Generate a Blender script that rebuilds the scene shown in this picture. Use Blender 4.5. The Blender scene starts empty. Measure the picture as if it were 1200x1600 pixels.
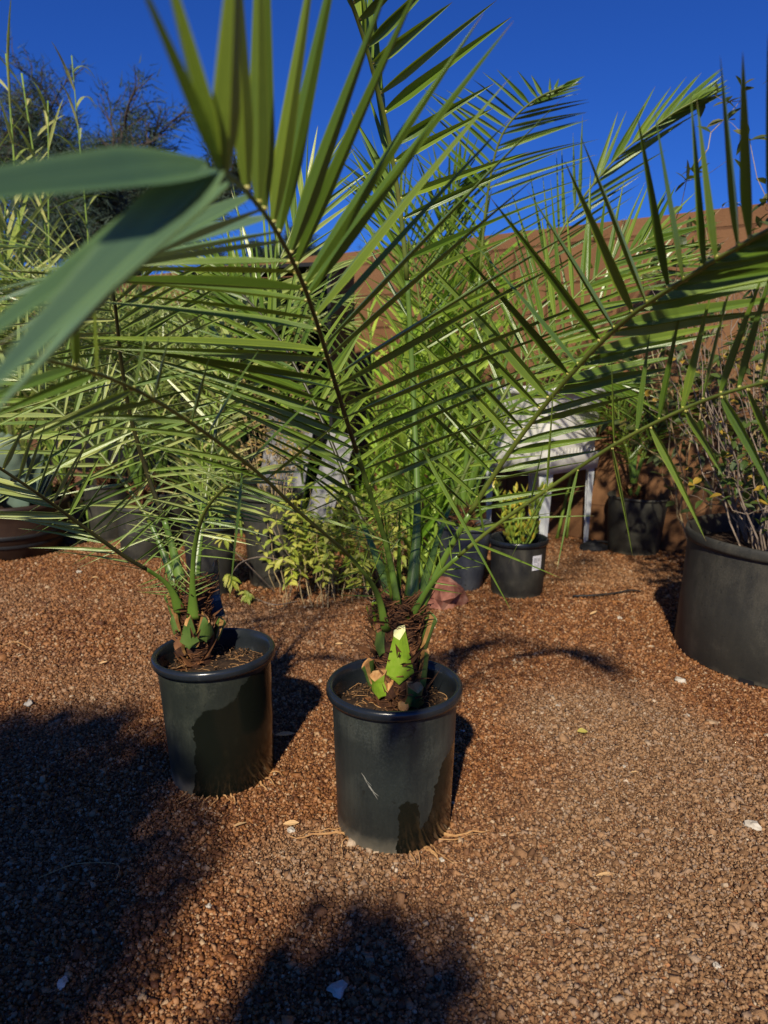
import bpy, math, random
import numpy as np
from mathutils import Vector, Matrix, noise
random.seed(7)
R = math.radians
sc = bpy.context.scene
# ------------------------------------------------------------------ camera
CAMH, FPX, PITCH = 0.98, 1109.0, R(11.7)
cd = bpy.data.cameras.new('camera'); cam = bpy.data.objects.new('camera', cd)
sc.collection.objects.link(cam); sc.camera = cam
cam.location = (0, 0, CAMH); cam.rotation_euler = (R(90) - PITCH, 0, 0)
cd.sensor_fit = 'HORIZONTAL'; cd.sensor_width = 36.0; cd.lens = 36.0 * FPX / 1200.0
cd.clip_start = 0.01; cd.clip_end = 400
cd.dof.use_dof = True; cd.dof.focus_distance = 1.5; cd.dof.aperture_fstop = 6.0
sc.render.resolution_x = 768; sc.render.resolution_y = 1024
# ------------------------------------------------------------------ sun and sky
AZ, EL = R(12), R(39)
sd = Vector((math.sin(AZ) * math.cos(EL), math.cos(AZ) * math.cos(EL), -math.sin(EL)))
sl = bpy.data.lights.new('sun', 'SUN'); sl.energy = 5.0; sl.angle = R(1.5); sl.color = (1.0, 0.90, 0.72)
so = bpy.data.objects.new('sun', sl); sc.collection.objects.link(so)
so.rotation_euler = sd.to_track_quat('-Z', 'Y').to_euler()
w = bpy.data.worlds.new('World'); sc.world = w; w.use_nodes = True
nt = w.node_tree; bg = nt.nodes['Background']
sky = nt.nodes.new('ShaderNodeTexSky'); sky.sky_type = 'NISHITA'; sky.sun_disc = False
sky.sun_elevation = EL; sky.sun_rotation = math.pi + AZ; sky.air_density = 1.0; sky.dust_density = 0.1; sky.ozone_density = 4.0
mul = nt.nodes.new('ShaderNodeMix'); mul.data_type = 'RGBA'; mul.blend_type = 'MULTIPLY'
mul.inputs['Factor'].default_value = 1.0
mul.inputs['B'].default_value = (0.13, 0.34, 0.88, 1)
nt.links.new(sky.outputs[0], mul.inputs['A']); nt.links.new(mul.outputs['Result'], bg.inputs['Color'])
bg.inputs['Strength'].default_value = 0.10
sc.view_settings.view_transform = 'Standard'; sc.view_settings.look = 'None'
sc.view_settings.gamma = 1.0; sc.view_settings.exposure = 0.10
# ------------------------------------------------------------------ pixel helpers
cP, sP = math.cos(PITCH), math.sin(PITCH)
def ray(px, py):
    u = (px - 600) / FPX; v = (py - 800) / FPX
    return Vector((u, cP - v * sP, -sP - v * cP))
def G(px, py, z=0.0):
    d = ray(px, py); t = (z - CAMH) / d.z
    return Vector((d.x * t, d.y * t, z))
def P(px, py, Y):
    d = ray(px, py); t = Y / d.y
    return Vector((d.x * t, Y, CAMH + d.z * t))
def toPx(p):
    q = Vector((p.x, p.y, p.z - CAMH)); dep = q.y * cP - q.z * sP; up = q.y * sP + q.z * cP
    return (600 + FPX * q.x / dep, 800 - FPX * up / dep)
U = random.uniform
# ------------------------------------------------------------------ mesh builder
ORG = {}
class MB:
    def __init__(s): s.v = []; s.f = []; s.m = []; s.uv = []
    def vert(s, p, uv=(0.5, 0.5)):
        s.v.append((p[0], p[1], p[2])); s.uv.append(uv); return len(s.v) - 1
    def face(s, idx, m=0): s.f.append(tuple(idx)); s.m.append(m)
    def box(s, c, sz, m=0, rot=None):
        c = Vector(c); h = Vector(sz) / 2; ids = []
        for x in (-1, 1):
            for y in (-1, 1):
                for z in (-1, 1):
                    q = Vector((x * h.x, y * h.y, z * h.z))
                    if rot: q = rot @ q
                    ids.append(s.vert(c + q, ((x + 1) / 2, (z + 1) / 2)))
        for f in ((0, 1, 3, 2), (4, 6, 7, 5), (0, 4, 5, 1), (2, 3, 7, 6), (0, 2, 6, 4), (1, 5, 7, 3)):
            s.face([ids[i] for i in f], m)
    def tube(s, pts, rad, n=6, m=0, cap=True, flat=1.0):
        pts = [Vector(p) for p in pts]; k = len(pts)
        if not hasattr(rad, '__len__'): rad = [rad] * k
        prev = None; rings = []
        for i, p in enumerate(pts):
            t = (pts[min(i + 1, k - 1)] - pts[max(i - 1, 0)])
            t = t.normalized() if t.length > 1e-9 else Vector((0, 0, 1))
            if prev is None:
                a = Vector((1, 0, 0)) if abs(t.x) < 0.8 else Vector((0, 1, 0))
                prev = (a - t * a.dot(t)).normalized()
            else:
                prev = (prev - t * prev.dot(t))
                prev = prev.normalized() if prev.length > 1e-6 else t.orthogonal().normalized()
            b = t.cross(prev)
            rings.append([s.vert(p + (prev * math.cos(2 * math.pi * j / n) + b * math.sin(2 * math.pi * j / n) * flat) * rad[i],
                                 (j / n, i / k)) for j in range(n)])
        for i in range(k - 1):
            for j in range(n):
                s.face((rings[i][j], rings[i][(j + 1) % n], rings[i + 1][(j + 1) % n], rings[i + 1][j]), m)
        if cap and n > 2:
            s.face(rings[0][::-1], m); s.face(rings[-1], m)
    def lathe(s, prof, c, n=48, m=0, tilt=None, wob=0.0):
        c = Vector(c); rings = []
        for (r, z) in prof:
            ring = []
            for j in range(n):
                a = 2 * math.pi * j / n
                rr = r * (1 + wob * math.sin(2 * a + 1.3) + wob * 0.5 * math.sin(3 * a + z * 9))
                q = Vector((rr * math.cos(a), rr * math.sin(a), z))
                if tilt: q = tilt @ q
                ring.append(s.vert(c + q, (j / n, z)))
            rings.append(ring)
        for i in range(len(prof) - 1):
            for j in range(n):
                s.face((rings[i][j], rings[i][(j + 1) % n], rings[i + 1][(j + 1) % n], rings[i + 1][j]), m)
        return rings
    def blade(s, b, d, L, wd, nrm, droop=0.0, m=0, seg=8, fold=0.28, w0=0.35, wpk=0.25, curl=0.0, power=0.8):
        """a folded, tapering leaf blade: two strips meeting in a keel"""
        b = Vector(b); d = Vector(d).normalized(); nrm = Vector(nrm)
        side = d.cross(nrm)
        side = side.normalized() if side.length > 1e-5 else d.orthogonal().normalized()
        rows = []; tw = U(-.25, .25) + curl
        for i in range(seg + 1):
            t = i / seg
            p = b + d * (L * t) + Vector((0, 0, -1)) * (droop * L * t * t)
            dd = (d + Vector((0, 0, -1)) * (2 * droop * t)).normalized()
            sdv = (side - dd * side.dot(dd)).normalized(); nn = sdv.cross(dd)
            sdv = (sdv * math.cos(tw * t) + nn * math.sin(tw * t)); nn = sdv.cross(dd)
            if t < wpk: ww = w0 + (1 - w0) * math.sin(t / wpk * math.pi / 2)
            else: ww = (1 - (t - wpk) / (1 - wpk)) ** power
            ww = max(ww, 0.02) * wd / 2
            rows.append((s.vert(p - sdv * ww * .94 + nn * ww * fold, (0, t)), s.vert(p - nn * ww * fold, (0.5, t)),
                         s.vert(p + sdv * ww * .94 + nn * ww * fold, (1, t))))
        for i in range(seg):
            a, c = rows[i], rows[i + 1]
            s.face((a[0], a[1], c[1], c[0]), m); s.face((a[1], a[2], c[2], c[1]), m)
    def leaf(s, b, d, L, wd, nrm, m=0, bend=0.15):
        b = Vector(b); d = Vector(d).normalized(); side = d.cross(Vector(nrm))
        side = side.normalized() if side.length > 1e-5 else d.orthogonal().normalized()
        nn = side.cross(d)
        pr = [(0, .08), (.25, .8), (.55, 1), (.82, .55), (1, .03)]; rows = []
        for t, ww in pr:
            p = b + d * L * t - nn * (bend * L * t * t)
            rows.append((s.vert(p - side * ww * wd / 2 + nn * ww * wd * .12, (0, t)), s.vert(p, (.5, t)),
                         s.vert(p + side * ww * wd / 2 + nn * ww * wd * .12, (1, t))))
        for i in range(4):
            a, c = rows[i], rows[i + 1]
            s.face((a[0], a[1], c[1], c[0]), m); s.face((a[1], a[2], c[2], c[1]), m)
    def blob(s, c, r, m=0, jit=0.25, sq=(1, 1, 1), rot=None, sub=1):
        base = ICO[sub]; c = Vector(c); off = len(s.v); h = U(0, 50)
        for q in base[0]:
            k = 1 + jit * noise.noise(Vector(q) * 1.7 + Vector((h, h, h)))*1.6
            q2 = Vector((q[0] * sq[0], q[1] * sq[1], q[2] * sq[2])) * r * k
            if rot: q2 = rot @ q2
            s.vert(c + q2, (.5, .5))
        for f in base[1]: s.face([off + i for i in f], m)
    def build(s, name, mats, parent=None, smooth=False, org=None):
        o0 = ORG.get(parent.name) if parent else (Vector(org) if org is not None else Vector((0, 0, 0)))
        me = bpy.data.meshes.new(name); V = np.array(s.v, dtype=np.float32).reshape(-1, 3) - np.array(o0, dtype=np.float32)
        me.from_pydata(V.tolist(), [], s.f)
        if not isinstance(mats, (list, tuple)): mats = [mats]
        for mt in mats: me.materials.append(mt)
        me.polygons.foreach_set('material_index', s.m)
        uvl = me.uv_layers.new(name='UVMap'); li = np.zeros(len(me.loops), dtype=np.int32)
        me.loops.foreach_get('vertex_index', li)
        uvl.data.foreach_set('uv', np.array(s.uv, dtype=np.float32)[li].ravel())
        if smooth: me.polygons.foreach_set('use_smooth', [True] * len(me.polygons))
        me.update()
        o = bpy.data.objects.new(name, me); sc.collection.objects.link(o)
        if parent: o.parent = parent
        else: o.location = o0
        ORG[o.name] = Vector(o0)
        return o
def mkico(sub):
    t = (1 + 5 ** .5) / 2
    v = [Vector(q).normalized() for q in ((-1, t, 0), (1, t, 0), (-1, -t, 0), (1, -t, 0), (0, -1, t), (0, 1, t), (0, -1, -t), (0, 1, -t), (t, 0, -1), (t, 0, 1), (-t, 0, -1), (-t, 0, 1))]
    f = [(0, 11, 5), (0, 5, 1), (0, 1, 7), (0, 7, 10), (0, 10, 11), (1, 5, 9), (5, 11, 4), (11, 10, 2), (10, 7, 6), (7, 1, 8), (3, 9, 4), (3, 4, 2), (3, 2, 6), (3, 6, 8), (3, 8, 9), (4, 9, 5), (2, 4, 11), (6, 2, 10), (8, 6, 7), (9, 8, 1)]
    for _ in range(sub):
        mid = {}; nf = []
        def M(a, b):
            k = (min(a, b), max(a, b))
            if k not in mid: v.append(((v[a] + v[b]) / 2).normalized()); mid[k] = len(v) - 1
            return mid[k]
        for a, b, c in f:
            x, y, z = M(a, b), M(b, c), M(c, a); nf += [(a, x, z), (b, y, x), (c, z, y), (x, y, z)]
        f = nf
    return ([tuple(q) for q in v], f)
ICO = {i: mkico(i) for i in range(4)}
def thing(name, loc, label, cat, group=None):
    o = bpy.data.objects.new(name, None); sc.collection.objects.link(o); o.location = loc
    o.empty_display_size = .05; ORG[o.name] = Vector(loc); return tag(o, label, cat, group)
def tag(o, label, cat, group=None):
    o['label'] = label; o['category'] = cat
    if group: o['group'] = group
    return o
def spline(pts, n):
    """resample a polyline as a Catmull-Rom curve"""
    pts = [Vector(p) for p in pts]; q = [pts[0] * 2 - pts[1]] + pts + [pts[-1] * 2 - pts[-2]]; out = []
    k = len(pts) - 1
    for i in range(n + 1):
        x = i / n * k; j = min(int(x), k - 1); t = x - j
        a, b, c, d = q[j], q[j + 1], q[j + 2], q[j + 3]
        out.append(0.5 * ((2 * b) + (c - a) * t + (2 * a - 5 * b + 4 * c - d) * t * t + (3 * b - a - 3 * c + d) * t * t * t))
    return out
# ------------------------------------------------------------------ materials
def mat(name):
    m = bpy.data.materials.new(name); m.use_nodes = True
    return m, m.node_tree, m.node_tree.nodes['Principled BSDF']
def N(t, kind, **kw):
    n = t.nodes.new(kind)
    for k, v in kw.items():
        if k in n.inputs: n.inputs[k].default_value = v
        else: setattr(n, k, v)
    return n
def ramp(t, src, stops):
    r = t.nodes.new('ShaderNodeValToRGB'); el = r.color_ramp.elements
    while len(el) < len(stops): el.new(0.5)
    for e, (p, c) in zip(el, stops):
        e.position = p; e.color = (c[0], c[1], c[2], 1) if hasattr(c, '__len__') else (c, c, c, 1)
    t.links.new(src, r.inputs[0]); return r.outputs[0]
def mix(t, fac, a, b, mode='MIX'):
    m = t.nodes.new('ShaderNodeMix'); m.data_type = 'RGBA'; m.blend_type = mode
    for key, val in (('Factor', fac), ('A', a), ('B', b)):
        if hasattr(val, 'is_linked'): t.links.new(val, m.inputs[key])
        elif key == 'Factor': m.inputs[key].default_value = val
        else: m.inputs[key].default_value = (*val[:3], 1)
    return m.outputs['Result']
def bump(t, b, h, dist=0.002, st=1.0):
    n = t.nodes.new('ShaderNodeBump'); n.inputs['Distance'].default_value = dist; n.inputs['Strength'].default_value = st
    t.links.new(h, n.inputs['Height']); t.links.new(n.outputs[0], b.inputs['Normal'])
def leafmat(name, cols, rough=0.42, trans=0.3, tcol=(0.22, 0.34, 0.04), spec=0.5, streak=0.25, tip=None, sheen=0.0):
    m, t, b = mat(name)
    geo = t.nodes.new('ShaderNodeNewGeometry'); uv = t.nodes.new('ShaderNodeUVMap'); uv.uv_map = 'UVMap'
    k = len(cols)
    c = ramp(t, geo.outputs['Random Per Island'], [(i / max(1, k - 1), cols[i]) for i in range(k)])
    tc = t.nodes.new('ShaderNodeTexCoord')
    nz = N(t, 'ShaderNodeTexNoise', Scale=9.0, Detail=3.0); t.links.new(tc.outputs['Object'], nz.inputs['Vector'])
    c = mix(t, ramp(t, nz.outputs[0], [(.35, 0), (.7, .55)]), c, mix(t, 1.0, c, (1.5, 1.35, .9), 'MULTIPLY'))
    mp = t.nodes.new('ShaderNodeMapping'); mp.inputs['Scale'].default_value = (26, 1.2, 1)
    t.links.new(uv.outputs[0], mp.inputs[0])
    n2 = N(t, 'ShaderNodeTexNoise', Scale=1.0, Detail=2.0); t.links.new(mp.outputs[0], n2.inputs['Vector'])
    c = mix(t, ramp(t, n2.outputs[0], [(.35, 0), (.75, streak * 2)]), c, mix(t, 1.0, c, (1.7, 1.6, 1.4), 'MULTIPLY'))
    sm = t.nodes.new('ShaderNodeSeparateXYZ'); t.links.new(uv.outputs[0], sm.inputs[0])
    c = mix(t, ramp(t, sm.outputs['X'], [(0, .55), (.10, 0), (.44, 0), (.5, .45), (.56, 0), (.90, 0), (1, .55)]), c, mix(t, 1.0, c, (2.4, 2.1, 1.6), 'MULTIPLY'))  # specular leaf edges put into the colour: paler margins and midrib
    if tip:
        sx = t.nodes.new('ShaderNodeSeparateXYZ'); t.links.new(uv.outputs[0], sx.inputs[0])
        c = mix(t, ramp(t, sx.outputs['Y'], [(.93, 0), (.99, 1)]), c, tip)
    t.links.new(c, b.inputs['Base Color'])
    b.inputs['Roughness'].default_value = rough; b.inputs['Specular IOR Level'].default_value = spec
    bump(t, b, n2.outputs[0], .0006, .5)
    tr = t.nodes.new('ShaderNodeBsdfTranslucent'); t.links.new(mix(t, .65, c, tcol), tr.inputs[0])
    ms = t.nodes.new('ShaderNodeMixShader'); ms.inputs[0].default_value = trans
    out = t.nodes['Material Output']
    t.links.new(b.outputs[0], ms.inputs[1]); t.links.new(tr.outputs[0], ms.inputs[2]); t.links.new(ms.outputs[0], out.inputs[0])
    return m
def noisemat(name, stops, scale=8.0, rough=0.8, detail=6.0, bd=0.0, spec=0.3, island=None, stretch=None):
    m, t, b = mat(name); tc = t.nodes.new('ShaderNodeTexCoord'); src = tc.outputs['Object']
    if stretch:
        mp = t.nodes.new('ShaderNodeMapping'); mp.inputs['Scale'].default_value = stretch
        t.links.new(src, mp.inputs[0]); src = mp.outputs[0]
    nz = N(t, 'ShaderNodeTexNoise', Scale=scale, Detail=detail, Roughness=.65); t.links.new(src, nz.inputs['Vector'])
    c = ramp(t, nz.outputs[0], stops)
    if island:
        geo = t.nodes.new('ShaderNodeNewGeometry')
        c = mix(t, 1.0, c, ramp(t, geo.outputs['Random Per Island'], island), 'MULTIPLY')
    t.links.new(c, b.inputs['Base Color']); b.inputs['Roughness'].default_value = rough
    b.inputs['Specular IOR Level'].default_value = spec
    if bd: bump(t, b, nz.outputs[0], bd)
    return m
M_palm = leafmat('palm_leaf', [(.050, .100, .012), (.080, .145, .018), (.13, .20, .030), (.065, .125, .024)], tip=(.20, .13, .06), rough=.29, trans=.20, tcol=(.26, .38, .02))
M_glau = leafmat('bloomed_palm_leaf', [(.060, .125, .065), (.085, .155, .09), (.07, .14, .095)], rough=.36, trans=.18, tcol=(.2, .3, .08), tip=(.2, .15, .08))
M_palmb = leafmat('palm_leaf_pale', [(.08, .145, .03), (.14, .22, .05), (.28, .34, .13), (.10, .17, .05)], tip=(.25, .18, .08), rough=.27, trans=.16)
M_reed = leafmat('reed_leaf', [(.11, .24, .02), (.19, .34, .035), (.34, .48, .08), (.14, .27, .02)], rough=.45, trans=.35, tcol=(.35, .5, .05))
M_reedl = leafmat('pale_reed_leaf', [(.10, .17, .03), (.20, .28, .06), (.33, .39, .14), (.42, .42, .20)], rough=.35, trans=.3)
M_herb = leafmat('herb_leaf', [(.22, .30, .04), (.32, .40, .07), (.46, .46, .13), (.26, .34, .05)], rough=.5, trans=.35, tcol=(.4, .5, .06))
M_shrub = leafmat('shrub_leaf', [(.03, .06, .012), (.05, .09, .016), (.04, .07, .014), (.06, .10, .02), (.34, .22, .03)], rough=.5, trans=.25)
M_vine = leafmat('vine_leaf', [(.03, .05, .015), (.05, .07, .02), (.09, .09, .025)], rough=.5, trans=.2)
M_jade = leafmat('succulent_leaf', [(.12, .20, .03), (.22, .27, .04), (.42, .33, .05)], rough=.35, trans=.12)
M_tree = leafmat('tree_leaf', [(.022, .040, .040), (.034, .056, .052)], rough=.7, trans=.15, spec=.2)  # blue haze of distance tinted into the leaf colour
M_dryleaf = leafmat('dry_leaf', [(.42, .27, .13), (.55, .38, .20), (.30, .17, .08)], rough=.8, trans=.1, tcol=(.4, .25, .1))
M_yleaf = leafmat('yellow_leaf', [(.36, .32, .07), (.40, .36, .10)], rough=.6, trans=.1)
M_agave = noisemat('agave_skin', [(.3, (.09, .14, .10)), (.7, (.18, .24, .17))], 6, .5, bd=.001)
M_rachis = noisemat('rachis', [(.3, (.085, .115, .018)), (.6, (.15, .19, .03)), (.8, (.13, .10, .03))], 14, .4, bd=.0004, spec=.5)
M_rachisd = noisemat('dark_rachis', [(.3, (.018, .017, .006)), (.7, (.05, .05, .014))], 20, .4, spec=.5)
M_pulv = noisemat('leaflet_base', [(.3, (.45, .42, .08)), (.7, (.62, .56, .18))], 40, .45)
M_petiole = noisemat('petiole', [(.3, (.06, .125, .015)), (.7, (.13, .21, .03))], 9, .35, bd=.0006, spec=.5)
M_stub = noisemat('green_stub', [(.25, (.12, .22, .014)), (.5, (.20, .33, .022)), (.68, (.27, .38, .045)), (.80, (.22, .17, .05))], 26, .38, spec=.5, bd=.0006)
M_stubd = noisemat('dull_stub', [(.3, (.06, .12, .02)), (.7, (.12, .18, .04))], 18, .4, spec=.5)
M_cut = noisemat('cut_face', [(.3, (.62, .62, .25)), (.7, (.78, .76, .42))], 60, .6)
M_cutd = noisemat('dry_cut_face', [(.3, (.34, .15, .045)), (.7, (.58, .34, .13))], 60, .7)
M_edge = noisemat('stub_margin', [(.3, (.16, .07, .02)), (.7, (.36, .20, .06))], 60, .7)
M_fibre = noisemat('trunk_fibre', [(.3, (.018, .008, .004)), (.6, (.065, .026, .012)), (.8, (.16, .075, .03))], 60, .85, bd=.003)
M_strand = noisemat('fibre_strand', [(.3, (.075, .028, .012)), (.7, (.23, .11, .045))], 30, .8, island=[(0, (.4, .4, .4)), (1, (1.4, 1.3, 1.2))])
M_root = noisemat('dry_root', [(.3, (.36, .17, .06)), (.7, (.60, .36, .15))], 50, .8)
M_soil = noisemat('potting_soil', [(.3, (.012, .007, .004)), (.55, (.045, .025, .013)), (.8, (.10, .06, .03))], 70, .9, bd=.006, detail=9)
M_chip = noisemat('bark_chip', [(.2, (.06, .032, .016)), (.8, (.20, .12, .06))], 40, .85, island=[(0, (.25, .22, .2)), (.6, (.8, .75, .7)), (1, (1.7, 1.5, 1.3))])
M_stem = noisemat('grey_stem', [(.3, (.15, .11, .08)), (.7, (.33, .26, .20))], 30, .8, bd=.001)
M_stemt = noisemat('tan_stem', [(.3, (.28, .19, .09)), (.7, (.48, .38, .20))], 30, .7)
M_bark = noisemat('tree_bark', [(.3, (.05, .035, .025)), (.7, (.10, .08, .06))], 10, .9, bd=.01)
M_cane = noisemat('green_cane', [(.3, (.14, .24, .03)), (.7, (.26, .36, .06))], 10, .4)
M_white = noisemat('white_plastic', [(.25, (.70, .69, .64)), (.6, (.82, .81, .77)), (.8, (.76, .75, .72))], 5, .5, bd=.0005)
M_whiteleg = noisemat('white_metal', [(.25, (.55, .58, .60)), (.7, (.72, .75, .77))], 8, .4)
M_black = noisemat('black_board', [(.3, (.006, .006, .007)), (.7, (.018, .018, .02))], 9, .6)
M_grey = noisemat('grey_board', [(.3, (.22, .22, .23)), (.7, (.36, .35, .35))], 4, .8, stretch=(1, 1, 7))
M_rock = noisemat('red_rock', [(.3, (.09, .03, .02)), (.5, (.26, .10, .065)), (.72, (.42, .24, .17))], 16, .8, bd=.006, detail=9)
M_chalk = noisemat('pale_stone', [(.3, (.32, .27, .20)), (.7, (.62, .56, .46))], 40, .8, bd=.002)
M_label = noisemat('white_label', [(.3, (.72, .72, .74)), (.7, (.82, .82, .84))], 5, .5)
M_ink = noisemat('label_ink', [(.3, (.10, .10, .14)), (.7, (.16, .16, .2))], 5, .5)
M_hose = noisemat('drip_hose', [(.3, (.012, .012, .012)), (.7, (.03, .03, .03))], 20, .5)
M_backdrop = noisemat('backdrop_cloth', [(.3, (.008, .008, .01)), (.7, (.02, .02, .024))], 6, .9)

def potmat(name, base, dust, wet, seed, rough=.5, glaze=.14, foot=.0):
    """black nursery plastic under a dusty film; water has washed the film off below a ragged outline (stops: x 0..1 -> height 0..1)"""
    m, t, b = mat(name); tc = t.nodes.new('ShaderNodeTexCoord')
    mp = t.nodes.new('ShaderNodeMapping'); mp.inputs['Location'].default_value = (seed, seed * .7, seed * .3)
    t.links.new(tc.outputs['Object'], mp.inputs[0])
    n1 = N(t, 'ShaderNodeTexNoise', Scale=26.0, Detail=5.0, Roughness=.6); t.links.new(mp.outputs[0], n1.inputs['Vector'])
    n2 = N(t, 'ShaderNodeTexNoise', Scale=210.0, Detail=4.0, Roughness=.8); t.links.new(tc.outputs['Object'], n2.inputs['Vector'])
    n3 = N(t, 'ShaderNodeTexNoise', Scale=11.0, Detail=6.0, Roughness=.7); t.links.new(mp.outputs[0], n3.inputs['Vector'])
    d = mix(t, ramp(t, n2.outputs[0], [(.45, 0), (.75, 1)]), base, dust)
    d = mix(t, ramp(t, n3.outputs[0], [(.38, 0), (.62, .9)]), d, mix(t, 1.0, d, (1.9, 1.85, 1.7), 'MULTIPLY'))
    m2 = t.nodes.new('ShaderNodeMapping'); m2.inputs['Scale'].default_value = (30, 30, 3.5); m2.inputs['Location'].default_value = (seed, 0, 0)
    t.links.new(tc.outputs['Object'], m2.inputs[0]); n4 = N(t, 'ShaderNodeTexNoise', Scale=1.0, Detail=6.0, Roughness=.7); t.links.new(m2.outputs[0], n4.inputs['Vector'])
    d = mix(t, ramp(t, n4.outputs[0], [(.46, 0), (.72, .75)]), d, mix(t, 1.0, dust, (1.5, 1.45, 1.25), 'MULTIPLY'))
    n5 = N(t, 'ShaderNodeTexNoise', Scale=4.5, Detail=3.0, Distortion=1.2); t.links.new(mp.outputs[0], n5.inputs['Vector'])
    d = mix(t, ramp(t, n5.outputs[0], [(.42, .7), (.58, 0)]), d, base)
    n6 = N(t, 'ShaderNodeTexNoise', Scale=75.0, Detail=2.0); t.links.new(mp.outputs[0], n6.inputs['Vector'])
    d = mix(t, ramp(t, n6.outputs[0], [(.70, 0), (.73, .8)]), d, (.012, .014, .012))
    sx = t.nodes.new('ShaderNodeSeparateXYZ'); t.links.new(tc.outputs['Object'], sx.inputs[0])
    def MA(op, x, y=None, z=None):
        n = t.nodes.new('ShaderNodeMath'); n.operation = op
        for i, v in enumerate((x, y, z)):
            if v is None: continue
            if hasattr(v, 'is_linked'): t.links.new(v, n.inputs[i])
            else: n.inputs[i].default_value = v
        return n.outputs[0]
    if foot: d = mix(t, ramp(t, MA('MULTIPLY_ADD', n1.outputs[0], .04, sx.outputs['Z']), [(foot, .75), (foot + .03, 0)]), d, (.20, .18, .13))
    c = d
    if wet:
        xn = MA('ADD', MA('MULTIPLY_ADD', sx.outputs['X'], 1 / .28, .5), MA('MULTIPLY_ADD', n1.outputs[0], .14, -.07))
        hh = ramp(t, xn, [(p, v / .3) for p, v in wet])
        zz = MA('ADD', MA('MULTIPLY', sx.outputs['Z'], 1 / .3), MA('MULTIPLY_ADD', n3.outputs[0], .12, -.06))
        w_ = ramp(t, MA('SUBTRACT', hh, zz), [(0, 0), (.02, 1)])
        c = mix(t, w_, d, (.007, .0085, .006)); t.links.new(ramp(t, w_, [(0, rough), (1, glaze)]), b.inputs['Roughness'])
    else: b.inputs['Roughness'].default_value = rough
    t.links.new(c, b.inputs['Base Color'])
    b.inputs['Specular IOR Level'].default_value = .4
    bump(t, b, n2.outputs[0], .0004, .4)
    return m
M_potA = potmat('nursery_plastic', (.015, .019, .018), (.045, .051, .047), [(0, 0), (.50, 0), (.53, .12), (.60, .135), (.66, .12), (.70, .06), (.76, .10), (.84, .19), (1, .23)], 3.1, .44, foot=.030)
M_potB = potmat('wet_nursery_plastic', (.015, .019, .015), (.040, .044, .035), [(0, 0), (.34, 0), (.39, .20), (.5, .23), (.62, .235), (.72, .25), (.80, .29), (1, .3)], 8.4, .46, foot=.035)
M_potC = potmat('faded_plastic', (.024, .024, .020), (.050, .047, .040), None, 1.0, rough=.62, foot=.012)
M_potD = potmat('grey_plastic', (.05, .056, .068), (.085, .092, .105), None, 5.0, rough=.6)
M_potE = noisemat('brown_plastic', [(.3, (.020, .011, .008)), (.7, (.05, .028, .018))], 6, .5)
M_rim = noisemat('rim_plastic', [(.3, (.010, .013, .016)), (.62, (.018, .022, .026)), (.8, (.075, .08, .08))], 14, .24, spec=.5, bd=.0008)

# ------------------------------------------------------------------ ground
m, t, b = mat('ground_dirt'); tc = t.nodes.new('ShaderNodeTexCoord')
nz = N(t, 'ShaderNodeTexNoise', Scale=3.0, Detail=8.0); t.links.new(tc.outputs['Object'], nz.inputs['Vector'])
vo = N(t, 'ShaderNodeTexVoronoi', Scale=95.0); t.links.new(tc.outputs['Object'], vo.inputs['Vector'])
c = ramp(t, nz.outputs[0], [(.3, (.19, .078, .032)), (.7, (.31, .150, .068))])
sv = t.nodes.new('ShaderNodeSeparateColor'); t.links.new(vo.outputs['Color'], sv.inputs[0])
c = mix(t, 1.0, c, ramp(t, sv.outputs[0], [(0, (.22, .2, .18)), (.5, (.8, .78, .76)), (1, (1.4, 1.35, 1.3))]), 'MULTIPLY'); t.links.new(c, b.inputs['Base Color']); b.inputs['Roughness'].default_value = .95
bump(t, b, vo.outputs['Distance'], .006)
M_ground = m
g = MB(); S = 150
def gh(x, y):  # gentle mounds of the raked gravel
    q = noise.noise(Vector((x * 1.1, y * 1.1, 3.3))) * .014 + noise.noise(Vector((x * 3.1, y * 3.1, 1.3))) * .005
    return q * min(1, max(0, 1.2 - abs(y - 2.5) / 3))
xs = [-S, -40, -12, -6] + [i * .12 for i in range(-36, 37)] + [6, 12, 40, S]
ys = [-S, -40, -12, -3, -1] + [i * .12 for i in range(0, 50)] + [8, 14, 40, S]
ids = [[g.vert((x, y, gh(x, y) - .004), (x, y)) for x in xs] for y in ys]
for j in range(len(ys) - 1):
    for i in range(len(xs) - 1): g.face((ids[j][i], ids[j][i + 1], ids[j + 1][i + 1], ids[j + 1][i]))
o = g.build('ground', M_ground, smooth=True); o['kind'] = 'structure'; o['label'] = 'brown dirt ground under the gravel'

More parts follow.
